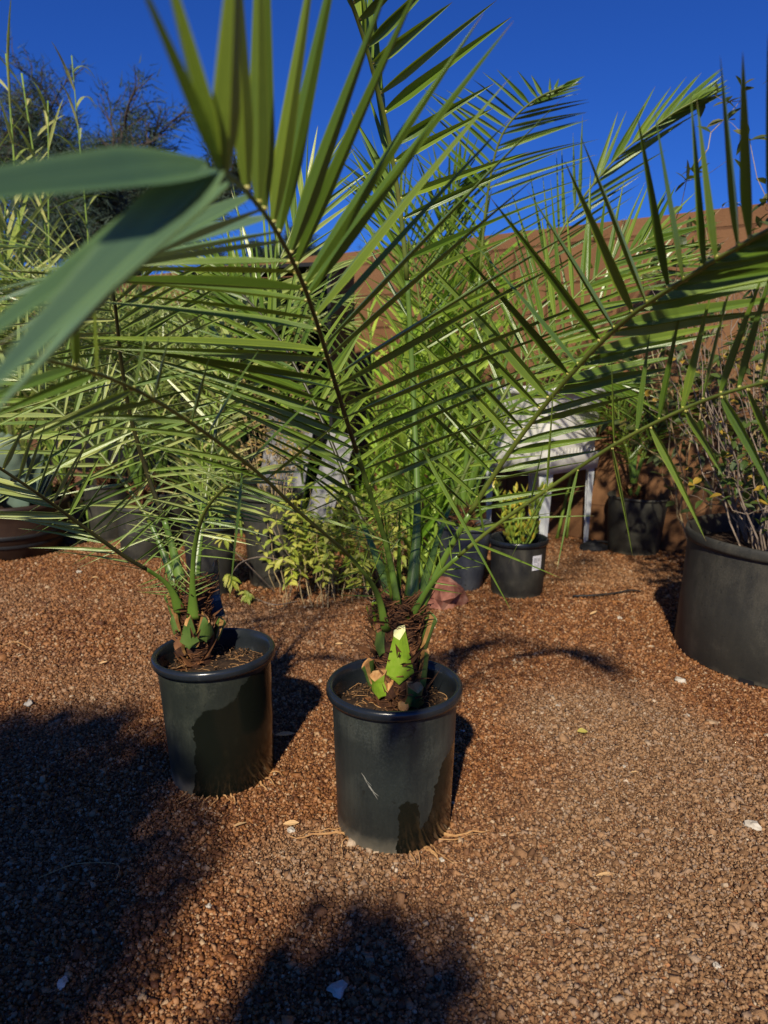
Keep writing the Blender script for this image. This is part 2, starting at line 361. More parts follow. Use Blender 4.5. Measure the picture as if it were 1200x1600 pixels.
# gravel: one mesh of angular chips, wetness per chip
def gravel():
    rng = np.random.default_rng(5)
    pts = []
    def band(y0, y1, dens, slope=.62, off=.16):
        ar = (y1 - y0) * (2 * off + slope * (y0 + y1)); n = int(ar * dens)
        y = rng.uniform(y0, y1, n * 2); x = rng.uniform(-1, 1, n * 2) * (off + slope * y1)
        k = np.abs(x) < off + slope * y; return np.stack([x[k], y[k]], 1)[:n]
    A = band(.72, 2.2, 52000); B = band(2.2, 4.9, 22000)
    Cc = band(-.6, 5.6, 9500, 0.0, 5.2); Cc = Cc[(np.abs(Cc[:, 0]) > .16 + .62 * Cc[:, 1]) | (Cc[:, 1] < .72) | (Cc[:, 1] > 4.85)]
    xy = np.concatenate([A, B, Cc]); n = len(xy)
    sz = np.select([np.arange(n) < len(A), np.arange(n) < len(A) + len(B)], [1.0, 1.3], 1.55) * rng.lognormal(math.log(.0029), .40, n)
    x, y = xy[:, 0], xy[:, 1]
    # wall line cuts the back
    keep = y < 4.487 - .7184 * (x - .414) + .1
    x, y, sz = x[keep], y[keep], sz[keep]; n = len(x)
    z = np.array([gh(a, c) for a, c in zip(x, y)]) - .001 + rng.uniform(-.002, .0022, n)
    def blob(cx, cy, rx, ry, p=2.0): return np.exp(-(((x - cx) / rx) ** 2 + ((y - cy) / ry) ** 2) ** p)
    nzv = np.array([noise.noise(Vector((a * 2.3, c * 2.3, 0.5))) + .5 * noise.noise(Vector((a * 6, c * 6, 4.5))) for a, c in zip(x, y)])
    dry = np.clip(1.25 * blob(.75, 1.02, .72, .42) + 1.2 * blob(.62, 1.85, .30, .22) + .9 * blob(.75, 1.5, .35, .3) + .9 * blob(-.12, 1.28, .18, .12)
                  + .28 * blob(-1.2, 2.6, .6, .7) + .25 * blob(-.3, 2.3, .4, .6) + .4*blob(1.0,3.2,.5,.35) + .55 * nzv - .06, 0, 1)
    # chip template: a jittered, bevel-less block
    tv = np.array([[a, c, d] for a in (-1, 1) for c in (-1, 1) for d in (-1, 1)], dtype=np.float32)
    tf = np.array([(0, 1, 3, 2), (4, 6, 7, 5), (0, 4, 5, 1), (2, 3, 7, 6), (0, 2, 6, 4), (1, 5, 7, 3)])
    V = np.repeat(tv[None], n, 0) * rng.uniform(.45, 1.0, (n, 8, 3)).astype(np.float32)
    V *= rng.uniform([.75, .6, .45], [1.35, 1.0, .85], (n, 3))[:, None, :]
    V *= sz[:, None, None]
    q = rng.normal(size=(n, 4)); q[:, 1:3] *= .45; q /= np.linalg.norm(q, axis=1)[:, None]
    a, bq, cq, dq = q.T
    Rm = np.stack([np.stack([1 - 2 * (cq**2 + dq**2), 2 * (bq * cq - a * dq), 2 * (bq * dq + a * cq)], -1),
                   np.stack([2 * (bq * cq + a * dq), 1 - 2 * (bq**2 + dq**2), 2 * (cq * dq - a * bq)], -1),
                   np.stack([2 * (bq * dq - a * cq), 2 * (cq * dq + a * bq), 1 - 2 * (bq**2 + cq**2)], -1)], 1)
    V = np.einsum('nij,nkj->nki', Rm, V) + np.stack([x, y, z], 1)[:, None, :]
    F = (tf[None] + (np.arange(n) * 8)[:, None, None]).reshape(-1, 4)
    me = bpy.data.meshes.new('gravel'); nv = n * 8; nf = n * 6
    me.vertices.add(nv); me.vertices.foreach_set('co', V.astype(np.float32).ravel())
    me.loops.add(nf * 4); me.loops.foreach_set('vertex_index', F.astype(np.int32).ravel())
    me.polygons.add(nf); me.polygons.foreach_set('loop_start', np.arange(nf, dtype=np.int32) * 4)
    me.polygons.foreach_set('loop_total', np.full(nf, 4, dtype=np.int32))
    for nm, val in (('rnd', rng.uniform(0, 1, n)), ('rndb', rng.uniform(0, 1, n)), ('dry', dry)):
        at = me.attributes.new(nm, 'FLOAT', 'POINT'); at.data.foreach_set('value', np.repeat(val, 8).astype(np.float32))
    me.update(); me.validate()
    m, t, b = mat('lava_gravel')
    def A_(nm):
        q = t.nodes.new('ShaderNodeAttribute'); q.attribute_name = nm; return q.outputs['Fac']
    wetc = ramp(t, A_('rnd'), [(0, (.085, .030, .012)), (.35, (.18, .068, .021)), (.7, (.33, .140, .045)), (.93, (.38, .215, .11)), (.99, (.46, .31, .17)), (1, (.55, .42, .28))])
    dryc = ramp(t, A_('rnd'), [(0, (.12, .060, .028)), (.35, (.26, .142, .066)), (.7, (.38, .225, .115)), (.93, (.29, .20, .135)), (.99, (.42, .30, .19)), (1, (.56, .44, .31))])
    c = mix(t, A_('dry'), wetc, dryc)
    tc = t.nodes.new('ShaderNodeTexCoord'); nz = N(t, 'ShaderNodeTexNoise', Scale=420.0, Detail=3.0); t.links.new(tc.outputs['Object'], nz.inputs['Vector'])
    c = mix(t, ramp(t, nz.outputs[0], [(.4, 0), (.7, .5)]), c, mix(t, 1.0, c, (.6, .56, .53), 'MULTIPLY'))
    t.links.new(c, b.inputs['Base Color']); t.links.new(ramp(t, A_('dry'), [(0, .55), (1, .9)]), b.inputs['Roughness'])
    b.inputs['Specular IOR Level'].default_value = .3
    bump(t, b, nz.outputs[0], .0012)
    me.materials.append(m)
    o = bpy.data.objects.new('gravel', me); sc.collection.objects.link(o)
    o['kind'] = 'stuff'; o['label'] = 'reddish brown crushed lava gravel covering the yard'; o['category'] = 'gravel'
gravel()

# ------------------------------------------------------------------ block wall
WD = Vector((.812, -.583, 0)).normalized(); WN = Vector((-WD.y, WD.x, 0))  # WN points away from the camera
W0 = Vector((.414, 4.487, 0))
def wall():
    m, t, b = mat('painted_block'); tc = t.nodes.new('ShaderNodeTexCoord')
    sx = t.nodes.new('ShaderNodeSeparateXYZ'); t.links.new(tc.outputs['Object'], sx.inputs[0])
    cb = t.nodes.new('ShaderNodeCombineXYZ'); t.links.new(sx.outputs['X'], cb.inputs['X']); t.links.new(sx.outputs['Z'], cb.inputs['Y'])
    br = t.nodes.new('ShaderNodeTexBrick'); br.offset = .5
    for k, v in (('Scale', 1.0), ('Mortar Size', .008), ('Mortar Smooth', .3), ('Brick Width', .406), ('Row Height', .203), ('Bias', 0.0)): br.inputs[k].default_value = v
    br.inputs['Color1'].default_value = (.19, .092, .040, 1); br.inputs['Color2'].default_value = (.23, .114, .050, 1); br.inputs['Mortar'].default_value = (.085, .036, .015, 1)
    t.links.new(cb.outputs[0], br.inputs['Vector'])
    n1 = N(t, 'ShaderNodeTexNoise', Scale=2.3, Detail=6.0, Roughness=.6); t.links.new(tc.outputs['Object'], n1.inputs['Vector'])
    c = mix(t, ramp(t, n1.outputs[0], [(.4, 0), (.75, .6)]), br.outputs['Color'], (.27, .14, .065))
    mp = t.nodes.new('ShaderNodeMapping'); mp.inputs['Scale'].default_value = (7, 7, .5); t.links.new(tc.outputs['Object'], mp.inputs[0])
    n3 = N(t, 'ShaderNodeTexNoise', Scale=1.0, Detail=5.0); t.links.new(mp.outputs[0], n3.inputs['Vector'])
    c = mix(t, ramp(t, n3.outputs[0], [(.5, 0), (.8, .5)]), c, (.14, .06, .03))
    hz = t.nodes.new('ShaderNodeMath'); hz.operation = 'MULTIPLY_ADD'; t.links.new(n3.outputs[0], hz.inputs[0]); hz.inputs[1].default_value = -.45; t.links.new(sx.outputs['Z'], hz.inputs[2])
    c = mix(t, ramp(t, hz.outputs[0], [(-.0, .65), (.12, 0)]), c, (.11, .050, .022))
    n2 = N(t, 'ShaderNodeTexNoise', Scale=110.0, Detail=4.0, Roughness=.7); t.links.new(tc.outputs['Object'], n2.inputs['Vector'])
    c = mix(t, ramp(t, n2.outputs[0], [(.3, .35), (.6, 0)]), c, (.10, .045, .02))
    t.links.new(c, b.inputs['Base Color']); b.inputs['Roughness'].default_value = .85; b.inputs['Specular IOR Level'].default_value = .25
    hs = t.nodes.new('ShaderNodeMath'); hs.operation = 'MULTIPLY_ADD'; t.links.new(n2.outputs[0], hs.inputs[0]); hs.inputs[1].default_value = .35
    iv = t.nodes.new('ShaderNodeMath'); iv.operation = 'SUBTRACT'; iv.inputs[0].default_value = 1; t.links.new(br.outputs['Fac'], iv.inputs[1])
    t.links.new(iv.outputs[0], hs.inputs[2]); bump(t, b, hs.outputs[0], .006)
    w = MB(); L0, L1, H = -14.2, 6.0, 1.715
    # block tops wave a few millimetres: one piece of coursework per block width
    n = int((L1 - L0) / .406)
    tops = [H + U(-.004, .004) for _ in range(n + 1)]
    for y in (0, .15):
        pass
    rows = []
    for i in range(n + 1):
        x = L0 + i * .406
        rows.append([w.vert((x, 0, -.05)), w.vert((x, 0, tops[i])), w.vert((x, .15, tops[i])), w.vert((x, .15, -.05))])
    for i in range(n):
        a, c2 = rows[i], rows[i + 1]
        w.face((a[0], c2[0], c2[1], a[1])); w.face((a[1], c2[1], c2[2], a[2])); w.face((a[2], c2[2], c2[3], a[3]))
    w.face(rows[0]); w.face(rows[-1][::-1])
    o = w.build('block_wall', m); o.location = W0; o.rotation_euler = (0, 0, math.atan2(WD.y, WD.x))
    tag(o, 'long brown painted concrete block wall across the back of the yard', 'wall')
wall()

# ------------------------------------------------------------------ pots
def pot(root, base, r, h, mt, rimmat=None, taper=.86, rimw=.016, rimh=.02, soilz=.05, soil=True, tilt=None, notch=0, ribs=False, wob=.010):
    c = Vector(base); rb = r * taper; p = MB(); th = .004
    r1 = r - rimw * .7
    if rimw < .01: prof = [(rb * .9, .002), (rb - .006, 0), (rb, .006), (r1, h - rimh * .8)]
    else: prof = [(rb * .9, .002), (rb - .006, 0), (rb, .008), (rb + (r1 - rb) * .5, h * .5), (r1 - .001, h - rimh * 1.3), (r1, h - rimh)]
    if ribs: prof = [(rb * .9, .002), (rb - .006, 0), (rb, .008), (rb + (r1 - rb) * .45, h * .32), (rb + (r1 - rb) * .45 + .006, h * .34), (rb + (r1 - rb) * .55 + .006, h * .38), (rb + (r1 - rb) * .55, h * .40), (r1, h - rimh)]
    p.lathe(prof, c, 64, 0, tilt, wob)
    if notch:   # drain notches cut in the foot, shown as dark mouths standing proud
        for k in range(notch):
            a = -math.pi / 2 + (k - (notch - 1) / 2) * 1.05 + .25
            d = Vector((math.cos(a), math.sin(a), 0)); s = Vector((-d.y, d.x, 0)); q = c + d * (rb + .002)
            i = [p.vert(q - s * .024 + Vector((0, 0, .003))), p.vert(q + s * .024 + Vector((0, 0, .003))), p.vert(q + s * .022 + d * .001 + Vector((0, 0, .022))), p.vert(q - s * .022 + d * .001 + Vector((0, 0, .022)))]
            p.face(i, 1)
    po = p.build('pot', [mt, M_black], root, True)
    q = MB(); ro = r
    q.lathe([(r1 - .0005, h - rimh), (ro - .003, h - rimh - .001), (ro, h - rimh * .7), (ro, h - rimh * .25), (ro - .003, h), (ro - rimw * .5, h + .0015), (r1 - .003, h - .003), (r1 - .006, h - .02), (r1 - .012, h - soilz - .03)], c, 64, 0, tilt, wob)
    q.build('rim', rimmat or M_rim, po, True)
    if soil:
        s = MB(); rs = r1 - .006; cz = h - soilz; nr, na = 9, 36; rings = []
        for i in range(nr + 1):
            ring = []
            for j in range(na):
                a = 2 * math.pi * j / na; rr = rs * i / nr
                z = cz + noise.noise(Vector((math.cos(a) * rr * 28 + c.x * 9, math.sin(a) * rr * 28, 1))) * .008 * (1 if i < nr else .3) + .008 * (1 - i / nr)
                v = Vector((rr * math.cos(a), rr * math.sin(a), z))
                if tilt: v = tilt @ v
                ring.append(s.vert(c + v))
            rings.append(ring)
        for i in range(nr):
            for j in range(na): s.face((rings[i][j], rings[i][(j + 1) % na], rings[i + 1][(j + 1) % na], rings[i + 1][j]))
        near = c.y < 2
        for _ in range(650 if near else 60):
            a = U(0, 6.283); rr = rs * .95 * math.sqrt(U(0, 1)); v = Vector((rr * math.cos(a), rr * math.sin(a), cz + U(.0, .010)))
            if tilt: v = tilt @ v
            sz = U(.0012, .0042)
            s.blob(c + v, sz, 1, .5, (U(.7, 2), U(.5, 1), U(.3, .8)), Matrix.Rotation(U(0, 6.28), 3, 'Z'), 0)
        if near:
            for _ in range(60):
                a = U(0, 6.283); rr = rs * .93 * math.sqrt(U(0.05, 1)); v = Vector((rr * math.cos(a), rr * math.sin(a), cz + U(.006, .012)))
                if tilt: v = tilt @ v
                b0 = c + v; h0 = U(0, 6.28); pts = [b0]
                for k in range(5):
                    h0 += U(-.9, .9); nx = pts[-1] + Vector((math.cos(h0), math.sin(h0), U(-.35, .4))) * U(.004, .011)
                    if (nx - c).to_2d().length < rs * .96: pts.append(nx)
                if len(pts) > 2: s.tube(pts, U(.0003, .0007), 4, 2, False)
        s.build('soil', [M_soil, M_chip, M_root], root, True)
    return po

# ------------------------------------------------------------------ palm fronds
def nearest_t(S, bx, by):
    best = (1e9, 0)
    for i, p in enumerate(S):
        q = toPx(p); d = (q[0] - bx) ** 2 + (q[1] - by) ** 2
        if d < best[0]: best = (d, i)
    return best[1] / (len(S) - 1)
def interp(tab, t):
    if t <= tab[0][0]: return tab[0][1]
    for (a, x), (b, y) in zip(tab, tab[1:]):
        if t <= b: return x.lerp(y, (t - a) / max(1e-6, b - a))
    return tab[-1][1]
def frond(root, pts, r0, r1, left=None, right=None, n=22, w=.02, hint=(0, -1, .4), mt=None, rm=None, droop=.06, jit=.07, extra=(), pair=True, knob=True,
          auto=None, t0=.25, glau=9, spines=True, pet=.22, seg=9, fold=.28, flare=1.3):
    """rachis through world points; leaflets either follow measured tip curves (left/right) or an automatic length profile"""
    mt = mt or M_palm; rm = rm or M_rachis
    S = spline(pts, 60); K = len(S) - 1
    rm_ = MB()
    rad = [r0 + (r1 - r0) * (i / K) ** .7 for i in range(K + 1)]
    # flared base of the petiole
    for i in range(0, 15): rad[i] *= 1 + flare * (1 - i / 14) ** 1.6
    kp = int(K * pet)
    rm_.tube(S[:kp + 1], rad[:kp + 1], 10, 1, True, .55); rm_.tube(S[kp:], rad[kp:], 8, 0, True, .8)
    fo = rm_.build('frond', [rm, M_petiole], root, True)
    lb = MB(); hint = Vector(hint)
    def at(t):
        x = t * K; i = min(int(x), K - 1); return S[i].lerp(S[i + 1], x - i)
    def frame(t):
        T = (at(min(1, t + .02)) - at(max(0, t - .02))).normalized()
        Nn = (hint - T * hint.dot(T)).normalized(); return T, Nn, T.cross(Nn)
    def one(b, tip, T, Nn, w_, dr, side, mi=0):
        d = tip - b; L = d.length; d.normalize()
        nn = (Nn - d * Nn.dot(d)); nn = nn.normalized() if nn.length > .05 else d.orthogonal().normalized()
        roll = random.gauss(0, .38) + side * .25
        nn = Matrix.Rotation(roll, 3, d) @ nn
        # start a little above the target line so that droop ends on it
        d2 = (tip + Vector((0, 0, dr * L)) - b); L2 = d2.length
        lb.blade(b, d2, L2, w_, nn, dr, mi, seg, fold)
        if knob and mi == 0 and w_ > .004 and L > .02 and not (glau < 9 and side == 0): lb.blob(b + d * .002, min(w_, .02) * .13, 1, .2, (1.3, 1, 1), None, 0)
    for side, tab in ((-1, left), (1, right)):
        if tab:
            T_ = sorted([(nearest_t(S, q[0], q[1]), P(q[2], q[3], at(nearest_t(S, q[0], q[1])).y + q[4])) for q in tab], key=lambda q: q[0])
            ts = T_[0][0]; te = T_[-1][0]
            for i in range(n):
                t = ts + (te - ts) * (i + (.28 if (pair and i % 2) else 0) + U(-.1, .1)) / (n - .7)
                t = min(1, max(0, t)); b = at(t); tip = interp(T_, t); L = (tip - b).length
                tip = tip + Vector((U(-1, 1), U(-1, 1), U(-1, 1))) * jit * L
                tip = b + (tip - b) * U(.88, 1.08)
                T, Nn, Sd = frame(t); rr = rad[int(t * K)]
                one(b + (tip - b).normalized() * rr * .6, tip, T, Nn, w * U(.85, 1.1) * (.45 + .55 * min(1, (t - ts) / .32)), droop * U(.5, 1.4), side, 2 if (side < 0 and t > glau) else 0)
    if auto:
        L, a0, a1, lift = auto
        for i in range(n):
            f = (i + .5) / n; t = t0 + (1 - t0) * f
            for side in (-1, 1):
                tt = min(1, t + U(-.012, .012)); b = at(tt); T, Nn, Sd = frame(tt)
                a = a0 + (a1 - a0) * f + U(-.12, .12); lf = lift + U(-.28, .28)
                d = T * math.cos(a) + (Sd * side * math.cos(lf) + Nn * math.sin(lf)) * math.sin(a)
                LL = L * (.35 + .65 * math.sin(min(1, f * 1.6 + .1) * math.pi / 2)) * (1 - .45 * max(0, f - .6) / .4) * U(.85, 1.1)
                one(b, b + d * LL - Vector((0, 0, droop * LL)), T, Nn, w * U(.8, 1.1) * (.6 + .4 * min(1, f * 3)), droop * U(.6, 1.4), side)
        T, Nn, Sd = frame(.99)
        for k in (-1, 0, 1): one(S[-1], S[-1] + (T + Sd * .25 * k) * L * .5, T, Nn, w * .8, droop, k)
    for e in extra:   # (base px, py, Y, tip px, py, Y, width)
        b = P(*e[:3]); tip = P(*e[3:6]); T, Nn, Sd = frame(.9)
        one(b, tip, T, Nn, e[6], e[7] if len(e) > 7 else .03, 0, 2 if (glau < 9 and e[3] < 150 and e[4] > 200) else 0)
    if spines and pts:
        for i in range(5):
            t = .10 + .03 * i + U(0, .02); b = at(t); T, Nn, Sd = frame(t)
            for side in (-1, 1):
                lb.blade(b, T * .7 + Sd * side + Nn * U(-.2, .3), U(.04, .09), .004, Nn, 0, 0, 3)
    lb.build('leaflets', [mt, M_pulv, M_glau], fo)
    return fo

def stub(root, c, ang, z, hgt, wb, wt, rr, lean, mt, cut, tip=0.0):
    """one cut petiole base: shield outline, curved across, thick, with a cut top"""
    s = MB(); d = Vector((math.cos(ang), math.sin(ang), 0)); sd = Vector((-d.y, d.x, 0)); rows = []
    prof = [(0, .62, 0), (.04, .86, .002), (.12, 1.0, .006), (.40, .84, .010), (.75, .60, .014), (1, .5, .018)]
    for f, ww, o in prof:
        wd = wb * ww if f < .9 else wt; row = []
        for k in range(-3, 4):
            x = k / 3
            out = rr + lean * f + (1 - x * x) * .009 * (1 - .3 * f) + o * .3
            zz = z + f * hgt + (abs(x) * .016 * (1 - f / .3) if f < .3 else 0) + ((abs(x) - .6) * .012 if f > .9 else 0) + tip * x * f
            row.append(s.vert(c + d * out + sd * (x * wd / 2) + Vector((0, 0, zz)), ((x + 1) / 2, f)))
        back = []
        for k in (3, 0, -3):
            x = k / 3; out = rr + lean * f + (-.004 - .010 * (1 - abs(x)) * f)
            back.append(s.vert(c + d * out + sd * (x * wd / 2 * .92) + Vector((0, 0, z + f * hgt + tip * x * f + (.013 if f > .9 else 0)))))
        rows.append((row, back))
    for i in range(len(rows) - 1):
        (a, ab), (b, bb) = rows[i], rows[i + 1]
        for k in range(6): s.face((a[k], a[k + 1], b[k + 1], b[k]), 0 if 0 < k < 5 else 0)
        s.face((a[6], ab[0], bb[0], b[6]), 2); s.face((ab[0], ab[1], bb[1], bb[0]), 0)
        s.face((ab[1], ab[2], bb[2], bb[1]), 0); s.face((ab[2], a[0], b[0], bb[2]), 2)
    b, bb = rows[-1]; s.face(b + bb, 1)
    s.build('leaf_stub', [mt, cut, M_edge], root, False)

def trunk(root, c, z0, h, r, strands=260, stubs=()):
    t = MB(); prof = []; n = 26; rings = []
    for i in range(13):
        f = i / 12; ring = []
        for j in range(n):
            a = 2 * math.pi * j / n
            rr = r * (1.05 - .12 * f) * (1 + .28 * noise.noise(Vector((math.cos(a) * 2.1, math.sin(a) * 2.1, f * 6 + c.x * 7))))
            if f > .85: rr *= 1 - (f - .85) * 4
            ring.append(t.vert(c + Vector((rr * math.cos(a), rr * math.sin(a), z0 - .02 + f * (h + .02)))))
        rings.append(ring)
    for i in range(12):
        for j in range(n): t.face((rings[i][j], rings[i][(j + 1) % n], rings[i + 1][(j + 1) % n], rings[i + 1][j]))
    t.face(rings[-1])
    to = t.build('trunk', M_fibre, root, True)
    s = MB()
    for _ in range(strands):
        a = U(0, 6.28); z = z0 + U(-.02, h * .97); dirn = random.choice((-1, 1)); rise = U(-.35, .8); L = U(.02, .075); pts = []
        for k in range(6):
            f = k / 5; aa = a + dirn * f * L / r * .8; rr = r * (1.03 + .08 * math.sin(f * 3 + a * 3)) + (U(0, .012) * f) * (1.4 if k > 3 else .6)
            pts.append(c + Vector((rr * math.cos(aa), rr * math.sin(aa), z + rise * f * L)))
        s.tube(pts, U(.0005, .0014), 4, 0, False)
    for _ in range(int(strands * .45)):
        a = U(0, 6.28); rr = r * U(.25, 1.0); p = c + Vector((math.cos(a) * rr, math.sin(a) * rr, z0 + h * (1.02 - .12 * (rr / r) ** 2))); a2 = a + U(-1.6, 1.6); pts = [p]
        for k in range(4): pts.append(pts[-1] + Vector((math.cos(a2 + k * .3), math.sin(a2 + k * .3), U(-.3, .9))) * U(.006, .014))
        s.tube(pts, U(.0006, .0016), 4, 0, False)
    for _ in range(110):  # ragged sheets of leaf-base mat
        a = U(0, 6.28); z = z0 + U(0, h * .9); d = Vector((math.cos(a), math.sin(a), 0)); sd = Vector((-d.y, d.x, 0))
        s.blade(c + d * r * 1.0 + Vector((0, 0, z)), sd * U(-.6, .6) + Vector((0, 0, U(.2, 1))) + d * .35, U(.03, .075), U(.006, .018), d, U(-.2, .4), 0, 5)
    s.build('fibre', M_strand, to)
    for st in stubs: stub(root, c, *st)

def roots(root, c, r, dirs):
    for a, L in dirs:
        s = MB(); h0 = a; p = Vector(c) + Vector((math.cos(a), math.sin(a), 0)) * r + Vector((0, 0, .010)); pts = [p]
        for k in range(7):
            h0 += U(-.5, .5); p = p + Vector((math.cos(h0), math.sin(h0), 0)) * L / 7; p.z = gh(p.x, p.y) + U(.005, .011); pts.append(p)
        rd = U(.0012, .0030)
        s.tube(pts, [rd * (1 - .7 * i / 7) for i in range(8)], 5, 0, False)
        s.build('root', M_root, root)

# ================================================================== centre palm
cb = Vector((.022, 1.400, .0)); cb.z = gh(cb.x, cb.y) - .006
CP = thing('potted_palm', cb, 'young date palm in the scuffed centre pot with bright green cut leaf stubs', 'potted palm', 'young date palms standing in the open gravel')
pot(CP, cb, .143, .328, M_potA, taper=.86, notch=0, soilz=.055)
tc0 = Vector((.030, 1.41, 0)); fz = -math.pi / 2
trunk(CP, tc0, .25, .245, .047, strands=260, stubs=[
    (fz + .02, .338, .108, .062, .024, .048, .006, M_stub, M_cut, .006),
    (fz - .75, .300, .050, .056, .044, .052, .008, M_stub, M_cutd, .008),
    (fz - 1.5, .305, .052, .045, .022, .052, .014, M_stubd, M_cutd, 0),
    (fz + .60, .270, .056, .060, .040, .052, .006, M_stubd, M_cutd, -.006),
    (fz + 1.25, .310, .085, .040, .026, .050, .006, M_stubd, M_cutd, 0),
    (fz + 1.40, .385, .080, .040, .014, .048, .022, M_stubd, M_stubd, 0),
    (fz - .85, .390, .060, .048, .030, .044, .002, M_stubd, M_strand, 0),
    (fz - 1.9, .430, .050, .045, .020, .046, .014, M_stub, M_cut, 0),
    (fz + .15, .262, .026, .040, .022, .054, .010, M_fibre, M_cutd, 0), (fz - .35, .300, .030, .035, .018, .050, .004, M_fibre, M_cutd, .006),
    (fz + .55, .345, .060, .040, .018, .044, .004, M_fibre, M_strand, 0), (fz - .45, .385, .050, .034, .014, .042, .004, M_fibre, M_strand, 0),
])
ms = MB()   # pale scratches scored in the pot wall
for k in range(11):
    p0 = P(556 + k * 2.6 + U(-2, 2), 1216 + k * 2.9, 1.27); d0 = (p0 - cb); a = math.atan2(d0.y, d0.x)
    for q in range(1):
        z = p0.z; rw = .123 + (.1318 - .123) * ((z - cb.z) / .28) + .0012
        da = U(.05, .13); pts = [cb + Vector((math.cos(a + da * f) * rw, math.sin(a + da * f) * rw, z - cb.z - f * .010)) for f in (0, .5, 1)]
        ms.tube(pts, [.0002, U(.0004, .0009), .0002], 4, 0, False)
ms.build('scratch', noisemat('scuff', [(.3, (.16, .16, .13)), (.7, (.34, .33, .28))], 60, .8), bpy.data.objects['pot'])
roots(CP, cb, .122, [(R(-60), .07), (R(-52), .10), (R(-68), .08), (R(-40), .12), (R(-30), .09), (R(-75), .05), (R(-150), .12), (R(-160), .10), (R(-140), .08), (R(-58), .06)])
# F1: the near frond rising towards the lens
F1 = [P(622, 948, 1.40), P(606, 862, 1.40), P(578, 770, 1.34), P(549, 680, 1.25), P(524, 600, 1.15), P(500, 520, 1.03), P(472, 440, .90), P(432, 362, .76), P(390, 305, .62), P(342, 262, .48)]
frond(CP, F1, .0060, .0020, flare=.45, rm=M_rachisd, w=.0200, n=24, droop=.05, jit=.035, hint=(.1, -1, .55), seg=12, pet=.30, glau=.74,
      left=[(598, 850, 420, 690, 0), (575, 765, 300, 625, -.02), (549, 690, 235, 560, -.04), (530, 620, 150, 530, -.05), (512, 560, 110, 545, -.06), (500, 520, 130, 470, -.06), (485, 480, 60, 455, -.06), (462, 425, 40, 420, -.07), (440, 380, -60, 470, -.08), (415, 340, -40, 500, -.10), (395, 310, -60, 560, -.12)],
      right=[(598, 850, 700, 800, 0), (578, 770, 770, 715, 0), (560, 715, 900, 580, 0), (545, 670, 960, 500, -.02), (530, 620, 985, 410, -.03), (518, 575, 880, 330, -.05), (508, 545, 870, 190, -.06), (495, 500, 820, 120, -.08), (480, 455, 770, 20, -.10), (465, 425, 690, -60, -.10), (448, 390, 600, -110, -.10), (430, 360, 500, -140, -.10), (410, 328, 430, -160, -.09), (385, 300, 380, -190, -.08)],
      extra=[(340, 262, .48, 195, -80, .40, .020), (338, 258, .48, 240, -120, .42, .019), (352, 270, .49, 372, -160, .43, .021),
             (330, 262, .47, -420, 352, .24, .038, .02), (336, 266, .47, -60, 650, .27, .036, .02), (344, 270, .48, -110, 590, .33, .028, .02), (350, 276, .49, -60, 700, .36, .024, .02), (362, 284, .52, 60, 560, .42, .020)])
# F2: the big frond arching to the right
F2 = [P(652, 962, 1.39), P(700, 862, 1.38), P(770, 745, 1.32), P(852, 632, 1.22), P(960, 515, 1.07), P(1080, 430, .93), P(1200, 360, .82), P(1310, 300, .74)]
frond(CP, F2, .0066, .0026, flare=.5, w=.023, n=24, droop=.05, jit=.035, hint=(-.25, -1, .45), seg=10, pet=.22,
      left=[(720, 830, 600, 720, 0), (760, 760, 600, 620, 0), (800, 705, 610, 520, 0), (850, 635, 640, 430, -.02), (905, 570, 700, 350, -.03), (940, 533, 790, 310, -.04), (980, 500, 873, 240, -.05), (1020, 470, 940, 205, -.06), (1055, 445, 1003, 160, -.07), (1100, 418, 1066, 125, -.08), (1170, 378, 1150, 75, -.08), (1260, 325, 1250, 60, -.08)],
      right=[(720, 830, 880, 800, 0), (770, 745, 930, 720, 0), (850, 635, 1030, 590, -.02), (900, 575, 1120, 530, -.04), (960, 515, 1240, 470, -.08), (1010, 478, 1310, 420, -.10), (1080, 430, 1380, 370, -.12), (1200, 360, 1480, 320, -.12)])
# F3: the lower frond to the right
F3 = [P(640, 968, 1.38), P(680, 905, 1.36), P(757, 835, 1.30), P(855, 765, 1.22), P(965, 692, 1.12), P(1090, 630, 1.02), P(1200, 596, .94), P(1300, 572, .88)]
frond(CP, F3, .0052, .0024, flare=.6, w=.0185, n=8, droop=.10, jit=.05, hint=(-.2, -1, .5), seg=10, pet=.22, pair=False,
      left=[(965, 692, 960, 560, 0), (1020, 655, 1062, 470, -.02), (1080, 632, 1112, 440, -.03), (1120, 618, 1185, 400, -.04), (1200, 596, 1260, 380, -.05)],
      right=[(860, 762, 784, 902, -.04), (1012, 668, 1110, 860, -.04), (1060, 645, 1125, 735, -.05), (1090, 632, 1205, 830, -.05), (1150, 612, 1235, 800, -.06), (1230, 590, 1330, 820, -.06)],
      extra=[(660, 700, 1.28, 803, 962, 1.18, .013, .02), (757, 835, 1.30, 742, 742, 1.26, .009), (790, 812, 1.28, 930, 806, 1.22, .006), (760, 832, 1.30, 585, 790, 1.28, .006),
             (855, 765, 1.22, 866, 590, 1.18, .012), (830, 782, 1.24, 850, 690, 1.2, .012), (740, 848, 1.3, 880, 905, 1.25, .005)])
